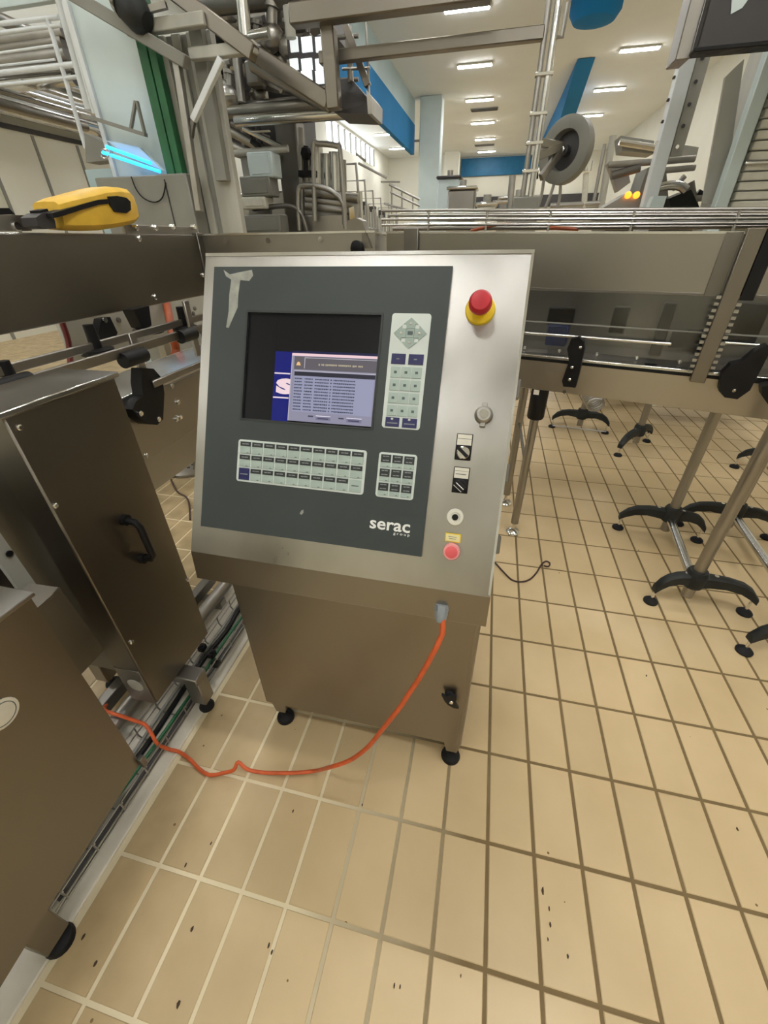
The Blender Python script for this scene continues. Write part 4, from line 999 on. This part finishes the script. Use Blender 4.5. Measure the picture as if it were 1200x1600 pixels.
MB().prism([P(572, 140, 4.08), P(581, 152, 4.08), P(581, 178, 4.08), P(575, 178, 4.08)], (0, .45, 0)).build('kick_plate', DULL, t)

t = thing('process_plant', P(420, 150, 5.4), 'dense dark cluster of process pipes and valves under the overhead frame', 'pipework')
random.seed(3)
MB().box(P(318, 100, 5.8).x, P(452, 100, 5.8).x, 5.8, 6.6, P(400, 235, 5.8).z, 5.1, .02).build('shade_backing', GREYDK, t)  # charcoal box added behind the pipes as their shadowed depth
MB().box(P(318, 300, 5.8).x, P(470, 300, 5.8).x, 5.8, 6.6, 0, P(400, 300, 5.8).z, .02).build('lower_housing', SATIN, t)
for a, b, Y, r, mt in (((345, 177), (560, 155), 4.6, .055, SATIN), ((368, 190), (540, 178), 4.5, .05, TUBE), ((355, 168), (520, 152), 4.9, .04, DULL), ((378, -10), (384, 58), 4.3, .06, TUBE), ((388, 58), (420, 52), 4.3, .045, TUBE),
        ((330, 40), (470, 20), 5.0, .06, DULL), ((320, 70), (480, 62), 5.2, .05, SATIN), ((350, 100), (500, 120), 5.3, .06, DULL), ((395, 95), (520, 165), 4.5, .09, SATIN), ((430, 115), (512, 158), 4.7, .05, DULL), ((370, 90), (378, 160), 4.8, .05, DULL),
        ((352, 95), (360, 165), 5.0, .04, SATIN), ((405, 20), (410, 110), 5.2, .05, DULL), ((360, 205), (440, 250), 5.2, .05, SATIN), ((380, 200), (440, 230), 5.0, .03, TUBE), ((365, 240), (450, 232), 4.8, .035, GREYLT), ((350, 222), (440, 262), 5.4, .05, DULL),
        ((450, 10), (455, 60), 4.4, .05, GREYLT), ((318, 10), (480, -8), 4.6, .08, DARKST), ((340, 128), (384, 148), 4.9, .05, DULL), ((480, 60), (498, 120), 5.0, .03, DULL), ((500, 55), (505, 160), 4.9, .03, DULL),
        ((492, 92), (560, 84), 4.9, .03, DARKST), ((486, 128), (560, 124), 4.9, .02, DARKST), ((488, 62), (560, 56), 4.9, .02, DARKST)):
    MB().cyl(P(*a, Y), P(*b, Y), r, n=12).build('pipe', mt, t)
for px, py, Y, r in ((425, 60, 4.6, .14), (450, 75, 4.6, .11), (402, 82, 4.7, .13), (470, 100, 4.8, .09), (440, 95, 4.7, .10), (360, 150, 4.8, .12), (335, 60, 5.0, .12), (480, 62, 4.8, .07), (405, 150, 5.0, .12), (430, 30, 4.9, .12)):
    q = P(px, py, Y); MB().ball(q, r, (1, .8, .8), 10).lathe(q, (.2, 0, 1), [(r * .35, r * .5), (r * .35, r * 1.5), (r * .6, r * 1.5), (r * .6, r * 1.75)], 10).build('valve', random.choice([DULL, SATIN, DARKST, WORNBLK]), t)
for px, py, Y in ((348, 148, 4.6), (405, 205, 4.8)):
    q = P(px, py, Y); MB().box(q.x - .12, q.x + .12, Y, Y + .05, q.z - .006, q.z + .006).build('tube_lamp', LAMPM if 0 else WHITEP, t)
MB().box(P(300, 60, 4.9).x, P(462, 60, 4.9).x, 5.3, 7.0, P(400, 8, 5.3).z, P(400, 8, 5.3).z + .25).build('mezzanine_deck', GREYDK, t)
for k in range(34):
    px, py = random.uniform(322, 425), random.uniform(-10, 225); Y = random.uniform(4.9, 5.7); h_ = random.random() < .6; l_ = random.uniform(25, 60)
    MB().cyl(P(px, py, Y), P(px + (l_ if h_ else l_ * .12), py + (random.uniform(-8, 30) if h_ else l_), Y), random.uniform(.02, .06), n=8).build('pipe', random.choice([DULL, DARKST, DARKST, GREYDK, WORNBLK]), t)
for k in range(14):
    q = P(random.uniform(330, 450), random.uniform(0, 150), random.uniform(4.8, 5.4)); r_ = random.uniform(.05, .10)
    MB().box(q.x - r_, q.x + r_, q.y - r_, q.y + r_, q.z - r_, q.z + r_ * 1.4, r_ * .3).build('valve_actuator', random.choice([WORNBLK, DARKST, DULL, BLACK]), t)
w2 = struct('glow_grid', MB().box(P(450, 95, 4.5).x, P(512, 95, 4.5).x, 4.52, 4.54, P(480, 134, 4.5).z, P(480, 56, 4.5).z), GREYDK)  # dark frame; its glowing squares are added, standing for white surfaces behind
dim = M('grid_glow', (.8, .85, .85), .4, emit=(.9, .97, 1), es=.62)
for (x0, x1) in ((452, 466), (470, 488), (492, 508)):
    for (y0, y1) in ((58, 80), (92, 108), (111, 130)):
        p_, q_ = P(x0, y0, 4.5), P(x1, y1, 4.5); MB().box(p_.x, q_.x, 4.50, 4.52, q_.z, p_.z).build('pane', dim, w2)
# machine column, loops and cylinders right of it
t = thing('filling_machine', P(455, 350, 5.2), 'steel machine with a dark column and vertical cylinders behind the link guard', 'machine')
MB().box(P(440, 300, 5.2).x, P(472, 300, 5.2).x, 5.2, 5.5, .0, P(450, 185, 5.2).z, .02).build('column', DARKST, t)
for px, y0, y1, r, mt in ((480, 232, 345, .05, SATIN), (495, 226, 330, .07, TUBE), (510, 240, 335, .05, TUBE), (524, 238, 318, .08, TUBE), (470, 200, 345, .035, DULL), (486, 260, 350, .04, DULL), (536, 250, 340, .04, SATIN)):
    MB().cyl(P(px, y0, 5.0), P(px + (y1 - y0) * .02, y1, 5.0), r, n=14).build('cylinder', mt, t)
for pts in (((492, 345), (490, 232), (497, 225), (526, 228), (532, 240), (540, 358)), ((468, 360), (466, 300), (476, 290), (500, 292), (520, 300), (536, 318), (538, 350)), ((395, 326), (440, 322), (458, 324), (472, 336), (480, 362))):
    MB().tube([P(a, b, 4.7) for a, b in pts], .028, 10, 4).build('tube_loop', DULL if pts[0][0] != 395 else DARKST, t)
for py, r in ((300, .05), (312, .04), (322, .05), (333, .05)):
    MB().cyl(P(478, py, 4.9), P(560, py + 10, 4.9), r, n=10).build('pipe', SATIN, t)
MB().box(P(474, 340, 4.8).x, P(542, 340, 4.8).x, 4.8, 5.4, .0, P(500, 336, 4.8).z, .01).build('base_cover', SATIN, t)
MB().cyl(P(478, 228, 4.9), P(478, 272, 4.9), .03, n=8).ball(P(478, 240, 4.9), .07, (1, 1, 1), 8).build('valve', BLACK, t)
MB().prism([P(466, 266, 4.85), P(492, 266, 4.85), P(492, 276, 4.85), P(466, 276, 4.85)], (0, .1, 0)).build('valve_block', BLACK, t)
t = thing('control_box_stand', P(405, 360, 4.8), 'stand of pale and grey boxes left of the dark machine column', 'boxes')
for a, b, mt, nm in (((384, 238), (428, 276), PANEL, 'pale_box'), ((373, 276), (424, 306), GREYP, 'grey_box'), ((376, 308), (416, 326), WHITEP, 'cream_tray'), ((378, 336), (440, 364), GREYP, 'motor_housing')):
    p_, q_ = P(*a, 4.6), P(*b, 4.6)
    bx_ = MB().box(p_.x, q_.x, 4.6, 4.85, q_.z, p_.z, .012).build(nm, mt, t)
    MB().box(p_.x + .04, q_.x - .04, 4.592, 4.60, q_.z + .03, p_.z - .03, .003).build('cover', mt, bx_)
MB().box(P(384, 300, 4.86).x, P(418, 300, 4.86).x, 4.86, 4.92, 0, P(400, 240, 4.86).z).build('back_stand', DULL, t)

# ------------------------------------------------------------------ far machines of the left bay
random.seed(8)
for k in range(6):
    y_ = 8.0 + k * 2.3; x_ = at(556 + k * 12, 340, y=y_).x
    t = thing('bottling_unit', (x_, y_, 0), f'shiny bottling machine in the row along the left bay, {ORD[k]} from the viewer', 'machine', 'bottling machines of the left bay')
    MB().box(x_ - .55, x_ + .25, y_ - .5, y_ + .5, .05, 1.55, .02).build('body', SATIN, t)
    MB().box(x_ - .6, x_ + .3, y_ - .6, y_ + .6, 1.55, 1.62, .01).build('table', TUBE, t)
    for i in range(4): MB().cyl((x_ - .4 + i * .18, y_ - .2, 1.62), (x_ - .4 + i * .18, y_ - .2, 2.05 + .15 * random.random()), .06, n=10).build('cylinder', TUBE, t)
    MB().box(x_ - .6, x_ - .35, y_ - .3, y_ - .1, 2.1, 2.45, .02).build('control_box', GREYDK if k > 1 else SATIN, t)
    MB().tube([(x_ - .55, y_ - .55, 1.6), (x_ - .55, y_ - .55, 2.5), (x_ + .2, y_ - .55, 2.5), (x_ + .25, y_ - .55, 1.6)], .025, 8).build('tube_frame', DULL, t)
t = thing('stair_rail', (-5.2, 15, 1.5), 'steel handrail of a stair beside the white column', 'handrail')
for a, b, r in (((608, 288), (656, 312), .03), ((610, 300), (656, 322), .025), ((595, 284), (625, 284), .02), ((560, 255), (604, 278), .03), ((556, 240), (572, 252), .03), ((600, 318), (645, 330), .025)):
    MB().cyl(P(*a, 13.), P(*b, 13.), r, n=8).build('rail', DULL, t)
for px in (612, 628, 645): MB().cyl(P(px, 288 + (px - 608) * .5, 13.), P(px, 335, 13.), .022, n=8).build('post', DULL, t)
for (a, b, Y, mt, nm, lab, cat) in (((700, 297), (740, 332), 14., SATIN, 'storage_tank', 'square grey tank in front of the white column', 'tank'), ((684, 280), (717, 300), 16., PANEL, 'hooded_cabinet', 'pale hooded cabinet right of the white column', 'cabinet'), ((745, 322), (772, 340), 12., WHITEP, 'white_machine', 'small white machine above the guard rails', 'machine'), ((780, 312), (838, 332), 15., SATIN, 'low_machine', 'low steel machine under the blue wall band', 'machine')):
    p_, q_ = P(*a, Y), P(*b, Y); t = thing(nm, (p_.x, Y, 0), lab, cat)
    MB().box(p_.x, q_.x, Y, Y + .9, .0, p_.z, .04).build('body', mt, t)
    MB().box(p_.x - .05, q_.x + .05, Y - .05, Y + .95, p_.z, p_.z + .08, .03).build('lid', GREYDK if 'hood' in nm else TUBE, t)
    MB().cyl(((p_.x + q_.x) / 2, Y + .4, p_.z), ((p_.x + q_.x) / 2, Y + .4, p_.z + .25), .1, n=10).build('cap', DULL, t)
t = thing('pipe_stand', P(800, 300, 14), 'thin grey pipe stand before the blue wall band', 'pipe')
MB().cyl((P(800, 330, 14).x, 14, 0), P(801, 274, 14), .09, n=10).build('pipe', DULL, t)
MB().cyl(P(770, 316, 14), P(835, 313, 14), .05, n=10).build('cross_pipe', TUBE, t)
for k in range(26):
    pass

# ------------------------------------------------------------------ poles, hose reel
t = thing('steel_mast', P(822, 330, 4.0), 'tall mast of two polished tubes with clamps, left of the hose reel', 'mast')
p_, q_ = P(820, 325, 4.0), P(859, -10, 4.0)
for dx in (-.035, .04): MB().cyl((p_.x + dx, 4.0, .3), (p_.x + dx, 4.0, 3.3), .024 if dx < 0 else .030, n=12).build('tube', TUBE if dx > 0 else DULL, t)
for z_ in (1.95, 2.15, 2.35, 2.6): MB().box(p_.x - .07, p_.x + .08, 3.965, 4.035, z_ - .012, z_ + .012, .003).build('clamp', CHROME, t)
MB().box(p_.x - .12, p_.x + .13, 3.95, 4.1, 0, P(820, 308, 4.0).z, .01).build('base_box', GREYP, t)
MB().tube([P(888, 4, 4.0), P(878, 58, 4.0), P(862, 58, 4.0)], .018, 8).build('arm', DULL, t)
WY = 4.8
wc = P(884, 236, WY); ax = V((-.62, -.78, .05)).normalized()
t = thing('hose_reel', wc, 'large grey hose reel wheel on a bracket in front of the blue bulkhead', 'hose reel')
b_ = V((0, 0, 1)).cross(ax).normalized(); c_ = ax.cross(b_)
ring = MB(); n_ = 36; PP = []; FF = []
prof = [(.285, -.05), (.285, .05), (.26, .06), (.175, .05), (.165, -.03), (.20, -.06)]
for i in range(n_):
    th = 2 * math.pi * i / n_
    for r_, h_ in prof: PP.append(wc + (b_ * math.cos(th) + c_ * math.sin(th)) * r_ + ax * h_)
for i in range(n_):
    for k in range(6): FF.append((i * 6 + k, i * 6 + (k + 1) % 6, ((i + 1) % n_) * 6 + (k + 1) % 6, ((i + 1) % n_) * 6 + k))
ring.add(PP, FF).build('flange', GREYP, t)
MB().lathe(wc - ax * .05, ax, [(.17, 0), (.17, .02), (.05, .03), (.05, .10)], 24).build('drum', GREYDK, t)
MB().lathe(wc + ax * .03, ax, [(.035, 0), (.035, .06), (.02, .07)], 14).build('axle', CHROME, t)
for a, b in (((838, 222), (878, 230)), ((838, 245), (878, 240)), ((845, 278), (884, 236))): MB().bar(P(*a, WY - .25), wc + ax * .07 + V((0, 0, .0 if a[1] > 250 else .03)), .05, .07, (0, 0, 1), .006).build('arm', SATIN, t)
MB().cyl(P(838, 222, WY - .25), P(838, 280, WY - .25), .02, n=8).build('arm', BLACK, t)
for a, b in (((850, 278), (838, 332)), ((870, 272), (846, 338)), ((876, 278), (870, 330))): MB().tube([P(*a, WY), P((a[0] + b[0]) / 2 + 2, (a[1] + b[1]) / 2, WY), P(*b, WY)], .016, 8, 4).build('hose', DULL, t)
MB().bar(P(838, 250, WY - .25), (P(838, 250, WY - .25).x, WY - .25, 0), .05, .05, (0, 1, 0)).build('stand', SATIN, t)

# ------------------------------------------------------------------ right background: machine with posts, hopper, slatted stack
t = thing('steel_post', P(1035, 250, 3.0), 'bright pale steel post with bolts, rising to the top right', 'post')
a = P(1030, 250, 3.0).x
MB().box(a - .03, a + .06, 3.0, 3.09, 0, 3.3, .004).build('post', WHITERAIL, t)
MB().box(a + .07, a + .15, 3.03, 3.06, 1.9, 3.3, .003).build('flange', GREYLT, t)
for k in range(9):
    z_ = 1.95 + k * .11; MB().lathe((a + .10, 3.03, z_), (0, -1, 0), [(.012, 0), (.012, .014)], 8).lathe((a - .04, 3.03, z_ + .03), (0, -1, 0), [(.010, 0), (.010, .014)], 8).build('bolt', CHROME, t)
t = thing('hanging_panel', P(1140, 74, 1.9), 'flat black panel hanging into the top right corner', 'panel')
p_ = P(1088, 77, 1.9); MB().box(p_.x, p_.x + 1.0, 1.9, 1.97, p_.z, p_.z + .8, .006).build('body', GREYDK, t)
MB().box(p_.x - .012, p_.x + 1.0, 1.885, 1.985, p_.z - .012, p_.z + .004, .003).build('rim', BLACK, t)
MB().box(p_.x - .07, p_.x - .005, 1.95, 2.1, p_.z - .02, p_.z + 1.0, .004).build('hanger', SATIN, t)
MB().prism([P(1142, 22, 1.895), P(1160, 12, 1.895), P(1190, -30, 1.895), P(1146, -30, 1.895)], (0, .004, 0)).build('painted_reflection', PANEL, t)  # pale patch painted as a light reflection on the black panel
SY = 2.65
t = thing('slatted_stack', P(1165, 330, SY), 'stack of grey ribbed slats in a steel frame at the right edge', 'slatted panel')
x0 = P(1140, 330, SY).x; x1 = x0 + .8
zb, zt_ = 1.46, P(1165, 78, SY).z
MB().box(x0 - .02, x1, SY + .06, SY + .5, .2, zt_ + .3).build('back_panel', GREYLT, t)
for k in range(17):
    z_ = zb + k * (zt_ - zb) / 17
    MB().box(x0, x1, SY + .0, SY + .06, z_, z_ + (zt_ - zb) / 17 - .006, .006).build('slat', WHITEP, t)
MB().box(x0 - .02, x1, SY - .03, SY, zb + .335, zb + .350, .003).build('cross_rail', TUBE, t)
MB().box(x0 - .105, x0 - .03, SY - .02, SY + .06, .2, zt_ + .2, .004).build('frame_post', PANEL, t)
MB().prism([P(1098, 318, SY + .1), P(1130, 318, SY + .1), P(1163, 92, SY + .1), P(1150, 104, SY + .1), P(1134, 120, SY + .1)], (0, .03, 0)).build('side_plate', GREYLT, t)
t = thing('capping_machine', P(1010, 300, 3.4), 'steel machine with a hopper, bent tube and dark fittings right of the hose reel', 'machine')
MB().prism([P(1012, 262, 3.4), P(1040, 252, 3.4), P(1046, 330, 3.4), P(985, 340, 3.4)], (0, .35, 0)).build('hopper', GREYP, t)
MB().prism([P(940, 326, 3.3), P(985, 300, 3.3), P(1000, 312, 3.3), P(1000, 345, 3.3), P(938, 345, 3.3)], (0, .4, 0)).build('control_pod', DULL, t)
for px, py in ((981, 305), (994, 305)): MB().lathe(P(px, py, 3.28), (0, -1, 0), [(.024, 0), (.024, .02), (.016, .03)], 14).build('signal_lamp', ORLAMP, t)
MB().tube([P(1000, 335, 3.1), P(1015, 310, 3.1), P(1030, 293, 3.1), P(1060, 290, 3.1), P(1072, 297, 3.1)], .03, 10, 4).build('bent_tube', TUBE, t)
MB().prism([P(1008, 340, 2.8), P(1022, 306, 2.8), P(1042, 306, 2.8), P(1030, 345, 2.8)], (0, .1, 0)).build('chute', PANEL, t)  # pale sheet painted as a white-blue shine on the machine
MB().prism([P(1046, 310, 3.2), P(1080, 296, 3.2), P(1096, 330, 3.2), P(1050, 345, 3.2)], (0, .3, 0)).build('guard', WORNBLK, t)
for a, b, r, mt in (((950, 258), (1086, 248), .022, DULL), ((1020, 268), (1086, 262), .02, DULL), ((1090, 300), (1130, 320), .02, BLACK), ((1070, 275), (1050, 296), .02, DULL), ((1085, 310), (1130, 305), .025, DULL), ((955, 275), (1000, 262), .03, DARKST), ((1078, 285), (1085, 330), .03, DARKST)):
    MB().cyl(P(*a, 3.25), P(*b, 3.25), r, n=10).build('link_bar', mt, t)
MB().prism([P(950, 255, 3.6), P(980, 262, 3.6), P(985, 285, 3.6), P(965, 300, 3.6), P(956, 272, 3.6)], (0, .12, 0)).build('bracket', DULL, t)
MB().box(P(960, 300, 3.5).x, P(1140, 300, 3.5).x, 3.5, 4.2, .1, 1.5, .01).build('base', DARKST, t)
t = thing('wall_duct', P(1020, 228, 7.0), 'brownish grey duct along the right wall behind the bright post', 'duct')
MB().prism([P(970, 212, 7.2), P(1022, 220, 7.2), P(1022, 240, 7.2), P(972, 236, 7.2)], (0, .4, 0)).prism([P(1040, 222, 7.1), P(1092, 230, 7.1), P(1088, 246, 7.1), P(1042, 240, 7.1)], (0, .4, 0)).build('duct', GREYP, t, kind='stuff')
MB().cyl(P(968, 222, 7.15), P(1030, 232, 7.15), .04, n=8).build('rail', TUBE, t)
t = thing('wall_pipes', P(930, 300, 9.0), 'thin pale pipes and a lit fitting on the wall right of the hose reel', 'pipes')
for a, b, r in (((958, 212), (938, 330), .06), ((945, 225), (925, 330), .03), ((860, 322), (940, 318), .05), ((870, 326), (945, 322), .04)): MB().cyl(P(*a, 9.0), P(*b, 9.0), r, n=10).build('pipe', GREYLT if r > .05 else DULL, t)
MB().cyl(P(918, 252, 9.0), P(915, 268, 9.0), .10, n=12).build('fitting', CHROME, t)
MB().cyl(P(916, 270, 9.0), P(912, 330, 9.0), .05, n=8).build('pipe', WHITEP, t)

# ------------------------------------------------------------------ crumbs of dirt on the tiles
random.seed(14)
for px, py, r in ((848, 1392, .010), (858, 1420, .006), (860, 1445, .007), (856, 1468, .005), (887, 1494, .006), (279, 1569, .010), (458, 1268, .006), (420, 1478, .008), (425, 1488, .006), (300, 1452, .007), (616, 1540, .007), (625, 1542, .006), (290, 1352, .006), (330, 1318, .005), (131, 1463, .008), (150, 1505, .008), (145, 1365, .012), (1152, 1296, .006), (1010, 1056, .006), (566, 1258, .005), (720, 1525, .004)):
    q = at(px, py, z=0.0); mb = MB(); pts = []; r *= .8
    for i in range(6): a = i * math.pi / 3; pts.append((q.x + r * .45 * random.uniform(.6, 1.2) * math.cos(a), q.y + r * random.uniform(.7, 1.3) * math.sin(a), .0003))
    mb.prism(pts, (0, 0, .0025)).build('dirt_crumb', GRIMEG, label='small dark crumb of dirt on the beige tiles', cat='crumb', group='crumbs of dirt on the floor')
